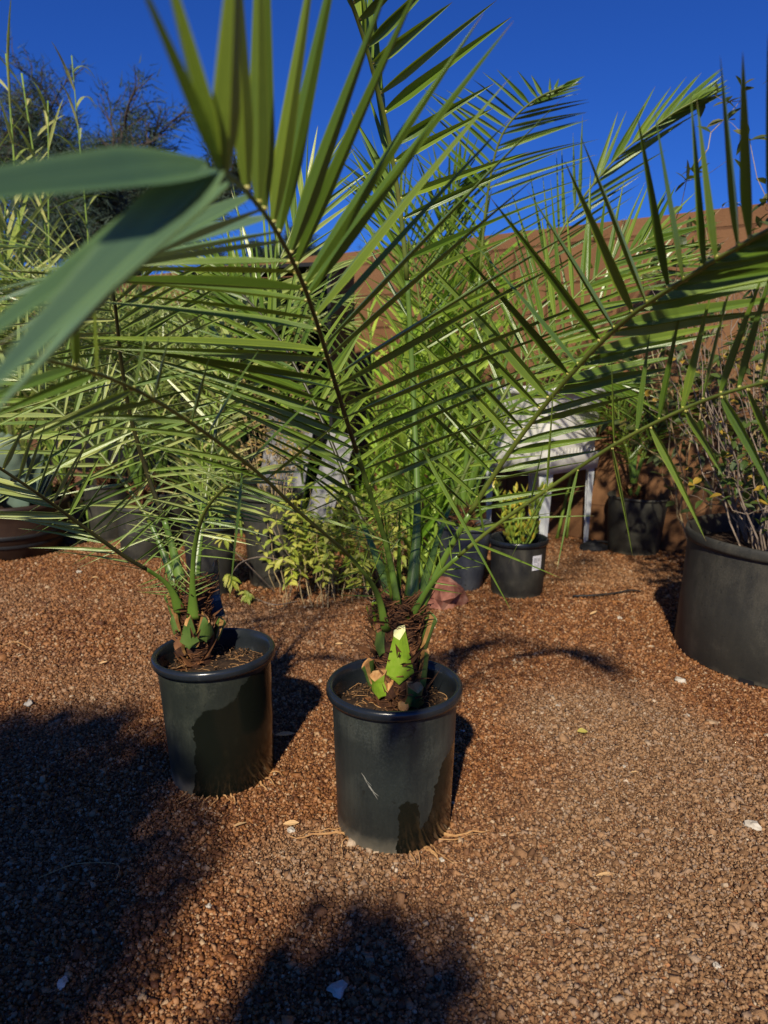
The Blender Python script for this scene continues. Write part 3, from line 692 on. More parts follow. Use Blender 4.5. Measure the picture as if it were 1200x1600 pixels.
# F4: the low frond reaching left
F4 = [P(603, 985, 1.37), P(588, 925, 1.34), P(545, 868, 1.28), P(470, 802, 1.18), P(400, 736, 1.06), P(300, 662, .92), P(200, 603, .80), P(95, 568, .70), P(-20, 545, .62)]
frond(CP, F4, .0046, .0022, flare=1.3, w=.0115, n=11, droop=.07, jit=.07, hint=(.1, -1, .4), seg=10, pet=.26,
      left=[(520, 845, 380, 800, 0), (470, 802, 300, 735, 0), (400, 736, 215, 700, -.02), (300, 662, 90, 640, -.04), (200, 603, 20, 690, -.06), (95, 568, -120, 640, -.08)],
      right=[(520, 845, 640, 800, 0), (470, 802, 625, 720, -.01), (400, 736, 560, 590, -.03), (300, 662, 330, 520, -.04), (230, 622, 262, 480, -.05), (160, 590, 152, 440, -.06), (100, 570, 90, 410, -.06)],
      extra=[(378, 738, 1.04, 358, 940, 1.0, .012, .0), (470, 800, 1.18, 640, 860, 1.15, .008)])
# F5: the back frond that stands up and nods to the left at the top
F5 = [P(642, 945, 1.44), P(652, 800, 1.50), P(645, 600, 1.56), P(633, 400, 1.55), P(612, 240, 1.50), P(580, 100, 1.42), P(540, -20, 1.34), P(490, -130, 1.26)]
frond(CP, F5, .0075, .0030, w=.022, n=17, droop=.03, jit=.05, hint=(-.3, -1, .1), seg=10, pet=.40, fold=.5,
      left=[(640, 560, 560, 400, .1), (633, 400, 545, 240, .12), (620, 280, 560, 150, .12), (600, 180, 590, 20, .1), (570, 75, 560, -100, .1), (540, -20, 480, -200, .1)],
      right=[(645, 620, 800, 540, .05), (640, 500, 860, 400, .02), (633, 400, 850, 300, 0), (625, 320, 860, 225, 0), (612, 245, 775, 150, -.05), (598, 175, 790, 35, -.06), (585, 120, 730, 0, -.06), (560, 50, 700, -80, -.06), (520, -60, 640, -200, -.06)])
# F6, F7: fronds behind leaning right and left
frond(CP, [P(618, 945, 1.45), P(560, 800, 1.6), P(500, 650, 1.72), P(430, 520, 1.82), P(350, 430, 1.9)], .007, .003, w=.016, n=24, auto=(.34, 1.15, .45, .2), t0=.3, hint=(.3, -.8, .6), rm=M_rachisd)
frond(CP, [P(652, 945, 1.45), P(700, 800, 1.60), P(770, 650, 1.75), P(850, 520, 1.85), P(940, 425, 1.9), P(1020, 370, 1.92)], .0055, .0025, w=.014, n=26, auto=(.34, 1.15, .45, .25), t0=.25, hint=(-.4, -.9, .5))
# young spear leaves at the heart
sp = MB()
for a in range(4): sp.blade(tc0 + Vector((.0, .02, .44)), (U(-.3, .3), U(.1, .4), 1), U(.18, .3), .012, (0, -1, 0), 0, 0, 6, .6)
sp.build('spear_leaf', M_palm, CP)

# ================================================================== left palm
lb = G(350, 1198); lb.z = gh(lb.x, lb.y) - .006
LP = thing('potted_palm', lb, 'young date palm in the wet pot left of centre with dull green leaf stubs', 'potted palm', 'young date palms standing in the open gravel')
tl = Matrix.Rotation(R(-1.8), 3, 'Y')
pot(LP, lb, .144, .322, M_potB, taper=.86, soilz=.052, tilt=tl)
tcl = lb + Vector((-.062, .035, 0)); tcl.z = 0
trunk(LP, tcl, .25, .215, .034, strands=200, stubs=[
    (fz - .05, .318, .068, .048, .016, .044, .004, M_stubd, M_cutd, .010), (fz + .75, .330, .060, .050, .014, .044, .012, M_stubd, M_cutd, -.008), (fz - .9, .345, .045, .04, .014, .044, .006, M_stubd, M_cutd, .006),
    (fz - 1.5, .370, .065, .026, .012, .042, .016, M_stubd, M_stubd, 0), (fz + 1.9, .31, .05, .04, .02, .043, .02, M_stubd, M_stubd, 0),
    (fz - .7, .29, .03, .05, .03, .043, .004, M_fibre, M_strand, 0)])
roots(LP, lb, .123, [(R(-100), .05), (R(-92), .07), (R(-85), .05), (R(-78), .04), (R(-110), .05), (R(-35), .05), (R(-25), .06), (R(-15), .05), (R(-70), .05), (R(-120), .05)])
Y = tcl.y
frond(LP, [P(282, 955, Y - .03), P(258, 910, Y - .06), P(190, 866, Y - .13), P(110, 808, Y - .22), P(50, 765, Y - .30), P(-30, 712, Y - .38)], .0075, .003, w=.0115, n=16, rm=M_rachisd, mt=M_palmb, droop=.08, jit=.12, hint=(.2, -.9, .5), pet=.3,
      left=[(230, 892, 100, 870, 0), (170, 850, 30, 835, 0), (110, 808, -60, 790, -.03), (50, 765, -120, 730, -.05)],
      right=[(240, 900, 330, 850, 0), (200, 872, 300, 800, 0), (150, 838, 240, 745, 0), (110, 808, 180, 700, -.02), (60, 772, 110, 640, -.03), (10, 735, 30, 640, -.04)])
frond(LP, [P(302, 965, Y - .04), P(301, 905, Y - .06), P(305, 850, Y - .10), P(320, 800, Y - .18), P(352, 762, Y - .28), P(400, 735, Y - .38)], .0075, .0028, w=.0105, n=17, mt=M_palmb, droop=.12, jit=.09, hint=(-.2, -.8, .6), pet=.5,
      left=[(304, 870, 230, 850, 0), (310, 825, 200, 800, -.02), (330, 785, 230, 740, -.04), (370, 750, 330, 650, -.05)],
      right=[(304, 870, 370, 880, 0), (315, 810, 420, 830, -.02), (352, 762, 440, 780, -.04), (390, 738, 500, 720, -.06)])
frond(LP, [P(288, 930, Y), P(262, 830, Y + .03), P(232, 745, Y + .03), P(205, 655, Y), P(190, 570, Y - .06), P(180, 480, Y - .14), P(165, 390, Y - .24)], .008, .003, w=.0125, n=26, rm=M_rachisd, mt=M_palmb, droop=.10, jit=.15, hint=(0, -1, .3), pet=.2,
      left=[(262, 830, 130, 880, 0), (240, 765, 40, 840, 0), (215, 690, 0, 800, -.03), (200, 620, -30, 720, -.05), (188, 540, -60, 600, -.06), (175, 440, -40, 420, -.08)],
      right=[(262, 830, 390, 840, 0), (240, 765, 400, 740, 0), (215, 690, 420, 640, -.03), (200, 620, 400, 560, -.04), (188, 540, 380, 440, -.05), (170, 420, 300, 300, -.06)])
frond(LP, [P(300, 930, Y + .02), P(318, 800, Y + .12), P(340, 660, Y + .22), P(380, 520, Y + .3), P(440, 400, Y + .35), P(480, 300, Y + .38)], .008, .003, w=.017, n=26, auto=(.36, 1.15, .4, .2), t0=.25, hint=(-.3, -.9, .3), mt=M_palmb)
frond(LP, [P(280, 925, Y + .02), P(225, 800, Y + .12), P(140, 690, Y + .2), P(40, 600, Y + .26), P(-80, 540, Y + .3)], .007, .003, w=.015, n=22, auto=(.32, 1.15, .5, .2), t0=.25, hint=(.2, -.8, .6), mt=M_palmb)
# curled black strip of old pot wall leaning in the left pot, behind the trunk
s = MB(); q0 = [P(338, 874, 1.73), P(333, 905, 1.735), P(334, 935, 1.73), P(341, 962, 1.71)]
for dx, th in ((0, 0),):
    S_ = spline(q0, 10); a = []
    for i, p in enumerate(S_):
        wd = .004 + .014 * min(1, i / 3.5)
        a.append([s.vert(p + Vector((-wd, -.004, 0))), s.vert(p + Vector((0, -.010, 0))), s.vert(p + Vector((wd, -.003, .002))), s.vert(p + Vector((wd, .001, .002))), s.vert(p + Vector((0, -.006, 0))), s.vert(p + Vector((-wd, 0, 0)))])
    for i in range(10):
        for k in range(6): s.face((a[i][k], a[i][(k + 1) % 6], a[i + 1][(k + 1) % 6], a[i + 1][k]))
    s.face(a[0]); s.face(a[-1][::-1])
tag(s.build('plastic_strip', M_rim, org=(P(338, 960, 1.71))), 'curled black plastic strip standing behind the trunk of the left palm', 'plastic strip')

# ================================================================== utility sink
def tub():
    C0 = Vector((.82, 3.52, 0)); u = Vector((-.64, .77, 0)).normalized(); v = Vector((.77, .64, 0)).normalized()
    cen = C0 + u * .22 + v * .22; Mx = Matrix((v, -u, Vector((0, 0, 1)))).transposed()   # local x = v, local y = -u
    root = thing('utility_sink', cen, 'white plastic utility sink on four tapered legs standing against the brown wall', 'sink')
    def ringpts(h, z, rc=.03, n=5):
        out = []
        for sx, sy, a0 in ((1, 1, 0), (-1, 1, 90), (-1, -1, 180), (1, -1, 270)):
            for k in range(n + 1):
                a = R(a0 + 90 * k / n); q = Vector((sx * (h - rc) + rc * math.cos(a), sy * (h - rc) + rc * math.sin(a), z)); out.append(cen + Mx @ q)
        return out
    s = MB(); prof = [(.165, .50, .03), (.20, .505, .045), (.212, .53, .05), (.216, .60, .05), (.222, .70, .045), (.232, .83, .04), (.234, .834, .04), (.250, .836, .045), (.253, .850, .045), (.250, .862, .045), (.228, .864, .04), (.222, .855, .04), (.205, .62, .05), (.10, .58, .05)]
    rings = [[s.vert(p) for p in ringpts(h, z, rc)] for h, z, rc in prof]
    for a, b in zip(rings, rings[1:]):
        m_ = len(a)
        for j in range(m_): s.face((a[j], a[(j + 1) % m_], b[(j + 1) % m_], b[j]))
    s.face(rings[0][::-1]); s.face(rings[-1])
    bs = s.build('basin', M_white, root, True)
    # vertical pleats moulded in the lower wall, and the skirt below them
    r = MB()
    for side in range(4):
        rot = Matrix.Rotation(R(90 * side), 3, 'Z')
        for k in range(13):
            x = -.168 + .336 * k / 12
            pts = [cen + Mx @ (rot @ Vector((x, -(.2205 + .0125 * (z - .55) / .28), z))) for z in (.52, .535, .55, .565)]
            r.tube(pts, [.0005, .0028, .0022, .0004], 6, 0, True)
    r.build('pleat', M_white, bs, True)
    k = MB(); h = .222
    outer = ringpts(h, .44, .02); top = ringpts(h + .004, .525, .02); inn = ringpts(h - .008, .44, .02)
    A = [k.vert(p) for p in top]; B_ = [k.vert(p) for p in outer]; Cc = [k.vert(p) for p in inn]; n = len(A)
    for j in range(n): k.face((B_[j], B_[(j + 1) % n], A[(j + 1) % n], A[j])); k.face((Cc[j], Cc[(j + 1) % n], B_[(j + 1) % n], B_[j]))
    k.build('skirt', M_white, root, True)
    d = MB(); pts = [cen + Vector((0, 0, .50)), cen + Vector((0, 0, .38)), cen + Vector((.0, .03, .33)), cen + Vector((.0, .10, .33)), cen + Vector((0, .14, .40)), cen + Vector((0, .22, .42))]
    d.tube(spline(pts, 20), .02, 10); d.build('drain_pipe', M_white, root, True)
    for sx in (-1, 1):
        for sy in (-1, 1):
            l = MB(); rows = []
            for f in (0, .25, .5, .75, 1):
                z = .47 * (1 - f); off = .206 - .010 * f; a = .052 - .030 * f; th = .005
                P_ = [(0, 0), (-a, 0), (-a, -th), (-th, -th), (-th, -a), (0, -a)]
                rows.append([l.vert(cen + Mx @ Vector((sx * (off + x), sy * (off + y), z)), (.5, f)) for x, y in P_])
            for a, b in zip(rows, rows[1:]):
                for j in range(6): l.face((a[j], a[(j + 1) % 6], b[(j + 1) % 6], b[j]))
            l.face(rows[0]); l.face(rows[-1]); l.build('leg', M_whiteleg, root)
tub()
# black foot block beside the sink's right leg
f = MB(); c = G(926, 858); rows = []
for z, a, b2 in ((0, .075, .05), (.018, .072, .047), (.03, .045, .03), (.045, .022, .018), (.05, .012, .01)):
    rows.append([f.vert(c + Vector((a * math.cos(q) * (1.15 if math.cos(q) > 0 else 1), b2 * math.sin(q), z + .004 * math.sin(3 * q)))) for q in [R(30 * i) for i in range(12)]])
for a, b2 in zip(rows, rows[1:]):
    for j in range(12): f.face((a[j], a[(j + 1) % 12], b2[(j + 1) % 12], b2[j]))
f.face(rows[-1]); f.tube([c + Vector((.0, 0, .03)), c + Vector((.03, -.02, .05)), c + Vector((.09, .01, .035))], .006, 6)
tag(f.build('stand_foot', M_black, org=c), 'low black plastic stand foot on the gravel under the sink, beside a black pot', 'stand foot')

# ================================================================== background plants
PG = 'black nursery pots along the back of the yard'
def pottedroot(px, py, label, cat='potted plant', name='potted_plant', Yc=None, group=None):
    c = G(px, py); c.z = gh(c.x, c.y) - .005
    return thing(name, c, label, cat, group), c
def cane(root, base, top, r, nl, L, wd, mt, up=.7, droop=.5, cm=None, t0=.1, name='cane', seg=9):
    base = Vector(base); top = Vector(top); midp = base.lerp(top, .5) + Vector((U(-.03, .03), U(-.03, .03), 0)) * (top - base).length
    S = spline([base, midp, top], 30); s = MB()
    s.tube(S, [r * (1 - .55 * i / 30) * (1.25 if i % 3 == 0 else 1) for i in range(31)], 7, 0)
    o = s.build(name, cm or M_cane, root, True); l = MB(); a = U(0, 6.28)
    for i in range(nl):
        f = t0 + (1 - t0) * (i + .5) / nl; b = S[min(30, int(f * 30))]; a += 3.14 + U(-.7, .7)
        T = (S[min(30, int(f * 30) + 1)] - S[max(0, int(f * 30) - 1)]).normalized(); o_ = Vector((math.cos(a), math.sin(a), 0))
        d = (T * up * U(.7, 1.4) + o_ * U(.5, 1.1)).normalized()
        l.blade(b, d, L * U(.6, 1.15), wd * U(.7, 1.15), (T - d * T.dot(d)) if U(0, 1) < .7 else Vector((0, -1, .2)), droop * U(.2, 1.3), 0, seg, .25, .5, .3)
    l.build('leaves', mt, o)
    return o
def twigplant(root, c, n, hgt, spread, mt, lmt, nleaf, lsz, rr=.003, gen=2, zt=.0, name='stem'):
    """many-stemmed shrub; every main stem is a part with its twigs, leaves hang on it"""
    for _ in range(n):
        a = U(0, 6.28); rad = spread * math.sqrt(U(0, 1)); s = MB(); l = MB()
        b = c + Vector((math.cos(a), math.sin(a), 0)) * rad * .35 + Vector((0, 0, zt))
        H = hgt * U(.55, 1.08); pts = [b]; d = Vector((math.cos(a) * rad, math.sin(a) * rad, H)); k = 9
        for i in range(k): pts.append(b + d * (i + 1) / k + Vector((U(-1, 1), U(-1, 1), 0)) * .028 * H + Vector((0, 0, U(-.01, .01))))
        s.tube(pts, [rr * (1 - .75 * i / k) for i in range(k + 1)], 5, 0, False); tips = [pts]
        for g_ in range(gen):
            new = []
            for P0 in tips:
                for _k in range(2 if g_ else 4):
                    i = random.randint(2, len(P0) - 1); q = P0[i]; L = H * U(.12, .32) / (g_ + 1)
                    dd = Vector((U(-1, 1), U(-1, 1), U(.1, 1.3))).normalized(); pp = [q]
                    for j in range(4): pp.append(pp[-1] + (dd + Vector((U(-.4, .4), U(-.4, .4), U(-.3, .3)))) * L / 4)
                    s.tube(pp, [rr * .45 / (g_ + 1) * (1 - .5 * j / 4) for j in range(5)], 4, 0, False); new.append(pp)
            tips += new
        for _l in range(nleaf):
            P0 = random.choice(tips); i = random.randint(1, len(P0) - 1); q = P0[i]
            dd = Vector((U(-1, 1), U(-1, 1), U(-.5, .8)))
            l.leaf(q, dd, lsz * U(.6, 1.25), lsz * .5 * U(.7, 1.2), Vector((U(-.6, .6), U(-1, .1), 1)), 0, U(0, .5))
        o = s.build(name, mt, root)
        if nleaf: l.build('leaves', lmt, o)

# -- faded blue-grey pot with a palm whose fronds stand against the sky
r3, c3 = pottedroot(721, 912, 'tall palm in a faded blue-grey pot behind the red rock', 'potted palm', 'potted_palm')
pot(r3, c3, .128, .30, M_potD, M_potD, taper=.72, ribs=False, rimw=.012, tilt=Matrix.Rotation(R(2.5), 3, 'Y'))
t3 = Vector((c3.x, c3.y, 0)); trunk(r3, t3, .24, .12, .035, 60)
Y = c3.y
frond(r3, [P(722, 800, Y), P(730, 700, Y), P(742, 550, Y - .02), P(752, 400, Y - .05), P(764, 290, Y - .1), P(785, 210, Y - .15), P(830, 160, Y - .2), P(880, 135, Y - .25)], .009, .003, w=.017, n=26, droop=.05, jit=.05, hint=(.3, -1, .2), pet=.4, knob=False, mt=M_palm,
      left=[(742, 550, 600, 430, 0), (752, 420, 620, 300, 0), (760, 320, 640, 200, 0), (770, 260, 660, 150, 0), (785, 210, 670, 135, 0), (830, 160, 780, 110, 0), (880, 135, 905, 125, 0)],
      right=[(742, 550, 880, 420, 0), (752, 420, 900, 330, 0), (760, 320, 930, 260, 0), (770, 250, 925, 205, 0), (790, 205, 918, 170, 0), (830, 160, 905, 140, 0), (880, 135, 915, 120, 0)])
frond(r3, [P(726, 800, Y + .02), P(750, 700, Y + .02), P(790, 570, Y), P(838, 440, Y), P(890, 340, Y), P(960, 250, Y - .05), P(1040, 185, Y - .1), P(1090, 155, Y - .14)], .009, .003, w=.022, n=24, droop=.03, jit=.05, hint=(.3, -1, .3), pet=.4, knob=False, mt=M_palm,
      left=[(800, 540, 740, 400, 0), (838, 440, 800, 300, 0), (870, 370, 860, 235, 0), (900, 325, 905, 195, 0), (940, 275, 985, 165, 0), (990, 225, 1055, 130, 0), (1050, 180, 1120, 110, 0), (1090, 155, 1140, 125, 0)],
      right=[(800, 540, 900, 450, 0), (838, 440, 960, 360, 0), (880, 360, 1010, 270, 0), (940, 275, 1080, 185, 0), (1000, 215, 1125, 145, 0), (1060, 175, 1135, 140, 0), (1090, 155, 1140, 132, 0)])
frond(r3, [P(716, 800, Y), P(690, 650, Y), P(660, 500, Y), P(640, 380, Y), P(600, 290, Y - .05)], .008, .003, w=.016, n=24, auto=(.42, 1.1, .4, .2), t0=.3, hint=(.3, -1, .2), knob=False)
frond(r3, [P(722, 800, Y), P(700, 720, Y - .1), P(640, 640, Y - .2), P(560, 600, Y - .3), P(480, 590, Y - .4)], .007, .003, w=.015, n=22, auto=(.36, 1.15, .4, .3), t0=.25, hint=(.2, -.8, .6), knob=False)
frond(r3, [P(724, 800, Y), P(760, 700, Y - .1), P(820, 620, Y - .2), P(900, 590, Y - .3), P(970, 600, Y - .35)], .007, .003, w=.015, n=22, auto=(.36, 1.15, .4, .3), t0=.25, hint=(-.2, -.8, .6), knob=False)

frond(r3, [P(728, 800, Y), P(790, 660, Y), P(880, 530, Y + .05), P(970, 450, Y + .1), P(1060, 410, Y + .1)], .007, .003, w=.017, n=24, auto=(.42, 1.1, .4, .3), t0=.2, hint=(-.3, -.9, .4), knob=False)
frond(r3, [P(720, 800, Y), P(735, 640, Y + .1), P(700, 480, Y + .15), P(690, 360, Y + .15), P(720, 280, Y + .1)], .007, .003, w=.017, n=24, auto=(.40, 1.1, .4, .3), t0=.2, hint=(.1, -1, .2), knob=False)
# -- bright canes in the ground between the palms
rc = thing('cane_clump', G(668, 905), 'tall clump of bright green leafy canes rooted behind the centre palm', 'cane plant')
for px, py, tx, ty, n in ((642, 905, 634, 395, 0), (655, 900, 660, 430, 0), (672, 898, 690, 370, 0), (690, 893, 705, 330, 0), (702, 888, 740, 410, 0), (712, 885, 775, 395, 0), (696, 886, 752, 350, 0), (684, 888, 668, 345, 0), (650, 893, 715, 430, 0), (720, 882, 800, 440, 0), (660, 905, 612, 540, 0), (676, 900, 722, 500, 0)):
    b = G(px, py); cane(rc, b, P(tx, ty, b.y + U(-.05, .05)), U(.007, .011), 30, .34, .032, M_reed, .9, .18, t0=.05)

# -- leafy yellow-green herb bush
rh = thing('leafy_bush', G(530, 925), 'low yellow-green leafy bush with bare lower stems growing in the gravel', 'bush')
for i in range(62):
    b = G(U(430, 622), U(900, 950)); lean = Vector((U(-.10, .08), U(-.08, .10), 0)); H = U(.18, .52)
    pts = [b]; k = 8
    for j in range(k): pts.append(b + (lean + Vector((0, 0, H))) * (j + 1) / k + Vector((U(-1, 1), U(-1, 1), 0)) * .010)
    s = MB(); s.tube(pts, [.0022 * (1 - .6 * j / k) for j in range(k + 1)], 5, 0, False); l = MB(); a = U(0, 6.28)
    for j in range(3 if i % 2 else 4, k + 1):
        for rep in range(2):
            a += 1.57 + U(-.3, .3); q = pts[j]
            for sgn in (1, -1):
                d = Vector((math.cos(a) * sgn, math.sin(a) * sgn, U(-.5, .6))); l.leaf(q, d, U(.028, .055), U(.013, .023), Vector((U(-.3, .3), U(-.5, .2), 1)), 0, U(.1, .6))
    o = s.build('stem', M_stemt, rh); l.build('leaves', M_herb, o)
for pts in ([G(430, 925), P(395, 890, 2.9), P(360, 855, 2.88), P(352, 842, 2.86)], [P(470, 895, 2.95), P(440, 850, 2.9), P(425, 820, 2.9), P(432, 790, 2.9)],
            [G(470, 938), G(430, 945, .03), P(400, 935, 2.86), P(385, 930, 2.84)], [P(455, 880, 2.95), P(410, 870, 2.9), P(375, 880, 2.88), P(358, 905, 2.88)]):
    s = MB(); s.tube(spline(pts, 10), [.0028 - .0002 * j for j in range(11)], 5, 0, False); l = MB(); q = pts[-1]
    for _ in range(14):
        a = U(0, 6.28); l.leaf(q + Vector((U(-.012, .012), U(-.012, .012), U(-.01, .02))), Vector((math.cos(a), math.sin(a), U(-1.2, .3))), U(.03, .055), U(.014, .02), Vector((0, -.4, 1)), 0, U(.3, .7))
    o = s.build('stem', M_stem, rh); l.build('leaves', M_herb, o)

# -- small pot with label and a jade-like succulent
rj, cj = pottedroot(807, 922, 'yellow-green succulent in a small black pot with a white sticker', 'potted plant')
pj = pot(rj, cj, .128, .25, M_potC, taper=.88, rimw=.010, rimh=.022, soilz=.05)
for i in range(16):
    a = U(0, 6.28); b = cj + Vector((math.cos(a) * .03, math.sin(a) * .03, .2)); tp = b + Vector((math.cos(a) * U(.02, .11), math.sin(a) * U(.02, .11), U(.10, .27)))
    s = MB(); S_ = spline([b, b.lerp(tp, .5) + Vector((U(-.02, .02), U(-.02, .02), 0)), tp], 8); s.tube(S_, .0045, 6); l = MB()
    for k in range(20):
        q = S_[random.randint(2, 8)]; an = U(0, 6.28); l.leaf(q, Vector((math.cos(an), math.sin(an), U(.3, 1.4))), U(.028, .05), U(.012, .02), Vector((0, 0, 1)) + Vector((U(-.5, .5), U(-.5, .5), 0)), 0, -.35)
    o = s.build('stem', M_cane, rj, True); l.build('leaves', M_jade, o)
# sticker with its printed lines
def sticker():
    s = MB(); a0, a1 = -1.22, -.80; n = 6
    def q(a, z, e): rr = .1128 + (.121 - .1128) * (z / .228) + e; return cj + Vector((math.cos(a) * rr, math.sin(a) * rr, z))
    zt, zb = .195, .130
    ids = [[s.vert(q(a0 + (a1 - a0) * i / n, z, .0016)) for i in range(n + 1)] for z in (zb, zt)]
    for i in range(n): s.face((ids[0][i], ids[0][i + 1], ids[1][i + 1], ids[1][i]), 0)
    def patch(u0, u1, v0, v1):
        k = [s.vert(q(a0 + (a1 - a0) * u, zb + (zt - zb) * v, .0024)) for u, v in ((u0, v0), (u1, v0), (u1, v1), (u0, v1))]; s.face(k, 1)
    for j in range(5): patch(.12, U(.45, .62), .82 - j * .07, .85 - j * .07)
    for j in range(9): patch(.55 + j * .035, .55 + j * .035 + random.choice((.01, .018)), .60, .82)
    for j in range(6): patch(.12, U(.5, .85), .16 + j * .055, .175 + j * .055)
    s.build('sticker', [M_label, M_ink], pj)
sticker()

# -- pot with young palm by the wall (right)
rm4, c4 = pottedroot(988, 858, 'dark bushy young palm in a black pot close to the wall, right of the sink', 'potted palm', 'potted_palm')
pot(rm4, c4, .158, .305, M_potC, M_potC, taper=.84, rimw=.008, rimh=.012, soilz=.04, tilt=Matrix.Rotation(R(2), 3, 'Y'))
trunk(rm4, Vector((c4.x - .02, c4.y, 0)), .27, .09, .03, 60, stubs=[(fz - .6, .30, .05, .03, .02, .03, .03, M_stubd, M_cutd, 0), (fz + .3, .30, .06, .03, .02, .03, .02, M_stubd, M_cutd, 0)])
for i in range(11):
    a = U(0, 6.28); b = Vector((c4.x - .02, c4.y, .34)); o_ = Vector((math.cos(a), math.sin(a) * .6 - .25, 0)); L = U(.32, .6)
    frond(rm4, [b, b + o_ * L * .12 + Vector((0, 0, L * .45)), b + o_ * L * .3 + Vector((0, 0, L * .85)), b + o_ * L * .55 + Vector((0, 0, L * 1.1)), b + o_ * L * .85 + Vector((0, 0, L * 1.12))], .005, .002, w=.014, n=16, auto=(.24, 1.0, .4, .3), t0=.2, hint=(0, -.6, .8), knob=False, spines=False, seg=6, mt=M_palm)

# -- large pot with twiggy shrub, right edge
rb = Vector((1.385, 2.31, gh(1.4, 2.4) - .006))
rb_ = thing('potted_shrub', rb, 'bare grey twiggy shrub in the very large black pot at the right edge', 'potted shrub')
pot(rb_, rb, .355, .43, M_potC, M_potC, taper=.985, rimw=.014, rimh=.035, soilz=.07, notch=3, tilt=Matrix.Rotation(R(1.2), 3, 'Y'))
twigplant(rb_, rb + Vector((-.02, .02, .34)), 62, .98, .42, M_stem, M_shrub, 26, .045, .0036, 2)
# -- leafy climber behind it against the wall
rv = thing('climbing_shrub', (1.62, 3.28, 0), 'tall dark leafy shrub on thin stems rising above the wall at the right', 'shrub')
twigplant(rv, Vector((1.62, 3.28, 0)), 14, 1.58, .62, M_stemt, M_vine, 85, .060, .005, 2)

# -- dark pots, left of the bush
rd, cd_ = pottedroot(428, 908, 'dry brown-twigged plant in a tall dark pot beside the leafy bush', 'potted plant')
pot(rd, cd_, .142, .43, M_potC, M_potC, taper=.76, rimw=.012, rimh=.03, soilz=.05)
twigplant(rd, cd_ + Vector((.02, 0, .38)), 16, .62, .16, M_stemt, leafmat('dry_twig_leaf', [(.20, .16, .05), (.32, .22, .10), (.12, .15, .04)], trans=.2), 60, .022, .0022, 2)
re, ce = pottedroot(331, 922, 'slender green canes in a narrow black pot behind the left palm', 'potted plant')
pot(re, ce, .118, .31, M_potC, taper=.80, rimw=.010, rimh=.02, soilz=.04)
for i in range(8):
    b = ce + Vector((U(-.06, .06), U(-.06, .06), .26)); cane(re, b, b + Vector((U(-.22, .25), U(-.1, .25), U(.6, 1.15))), .0045, 22, .26, .014, M_reedl, .8, .4, t0=.1)
# -- barrel-like brown planter with prickly pads
rbr, cbr = pottedroot(22, 858, 'pale blue-green cactus pads in a wide banded brown planter at the left edge', 'planter', 'cactus_planter')
s = MB(); s.lathe([(.22, 0), (.235, .01), (.262, .10), (.264, .102), (.270, .125), (.270, .13), (.284, .20), (.290, .255), (.300, .262), (.300, .285), (.290, .29), (.275, .285), (.268, .23), (.0, .22)], cbr, 56, 0, None, .006)
pl = s.build('planter_pot', M_potE, rbr, True)
s = MB(); s.lathe([(.2745, .118), (.2775, .122), (.2775, .134), (.2755, .138)], cbr, 56); s.lathe([(.259, .07), (.2605, .074), (.2610, .082), (.2605, .086)], cbr, 56); s.build('band', M_black, pl, True)
for i in range(15):
    a = U(0, 6.28); b = cbr + Vector((math.cos(a) * U(0, .2), math.sin(a) * U(0, .2), .26 + (U(0, .28) if i > 6 else 0))); s = MB()
    q = Matrix.Rotation(U(-.6, .6), 3, 'Y') @ Matrix.Rotation(U(0, 3.1), 3, 'Z'); L = U(.08, .13); off = len(s.v)
    s.blob(b + Vector((0, 0, L * .8)), L, 0, .18, (.62, .16, 1), q, 2); s.build('cactus_pad', M_agave, rbr, True)
for i in range(9):
    a = R(200 + i * 22); s = MB(); b = cbr + Vector((.10, 0, .24)); s.blade(b, (math.cos(a) * .9, math.sin(a) * .5, 1.0), U(.28, .42), .06, (0, -1, .3), -.05, 0, 8, .5, .7, .3); s.build('thick_leaf', M_agave, rbr, True)

# -- pale leafy palms and reeds filling the left back row
def backpalm(px, py, r, h, label, nf, L, lean=(0, 0), mt=M_palmb, pm=M_potC):
    rt, c = pottedroot(px, py, label, 'potted palm', 'potted_palm')
    pot(rt, c, r, h, pm, pm, taper=.84, rimw=.012, rimh=.02, soilz=.04)
    trunk(rt, Vector((c.x, c.y, 0)), h - .04, .12, .035, 40)
    for i in range(nf):
        a = 6.28 * i / nf + U(-.3, .3); b = Vector((c.x, c.y, h + .07)); o_ = Vector((math.cos(a) + lean[0], math.sin(a) * .7 - .2 + lean[1], 0)); l = L * U(.75, 1.1)
        frond(rt, [b, b + o_ * l * .12 + Vector((0, 0, l * .42)), b + o_ * l * .32 + Vector((0, 0, l * .78)), b + o_ * l * .58 + Vector((0, 0, l * .98)), b + o_ * l * .9 + Vector((0, 0, l * .98))], .006, .0022, w=.014, n=20, auto=(L * .36, 1.1, .4, .3), t0=.2, hint=(0, -.6, .8), knob=False, spines=False, seg=6, mt=mt)
    return rt
backpalm(172, 838, .15, .33, 'full pale green palm in the dark pot beside the brown planter', 9, 1.0)
backpalm(262, 848, .14, .30, 'pale green palm in a black pot hidden behind the left palm fronds', 9, .95, (-.1, 0))
backpalm(380, 828, .14, .34, 'pale green palm in a pot in front of the black cabinet', 8, .85, (-.1, .0))
def reedbed(x0, x1, y, n, label, ht, L, wd, mt, top=0.2, droop=.45):
    rt = thing('reed_clump', G((x0 + x1) / 2, y), label, 'reeds')
    for i in range(n):
        b = G(U(x0, x1), y + U(-8, 8)); cane(rt, b, b + Vector((U(-.2, .2), U(-.1, .15), ht * U(.6, 1.1))), U(.006, .009), 20, L, wd, mt, 1.1, droop, t0=top)
reedbed(-40, 75, 838, 10, 'tall upright reeds with broad pale blades against the sky at far left', 1.95, .75, .040, M_reedl, .35, .10)
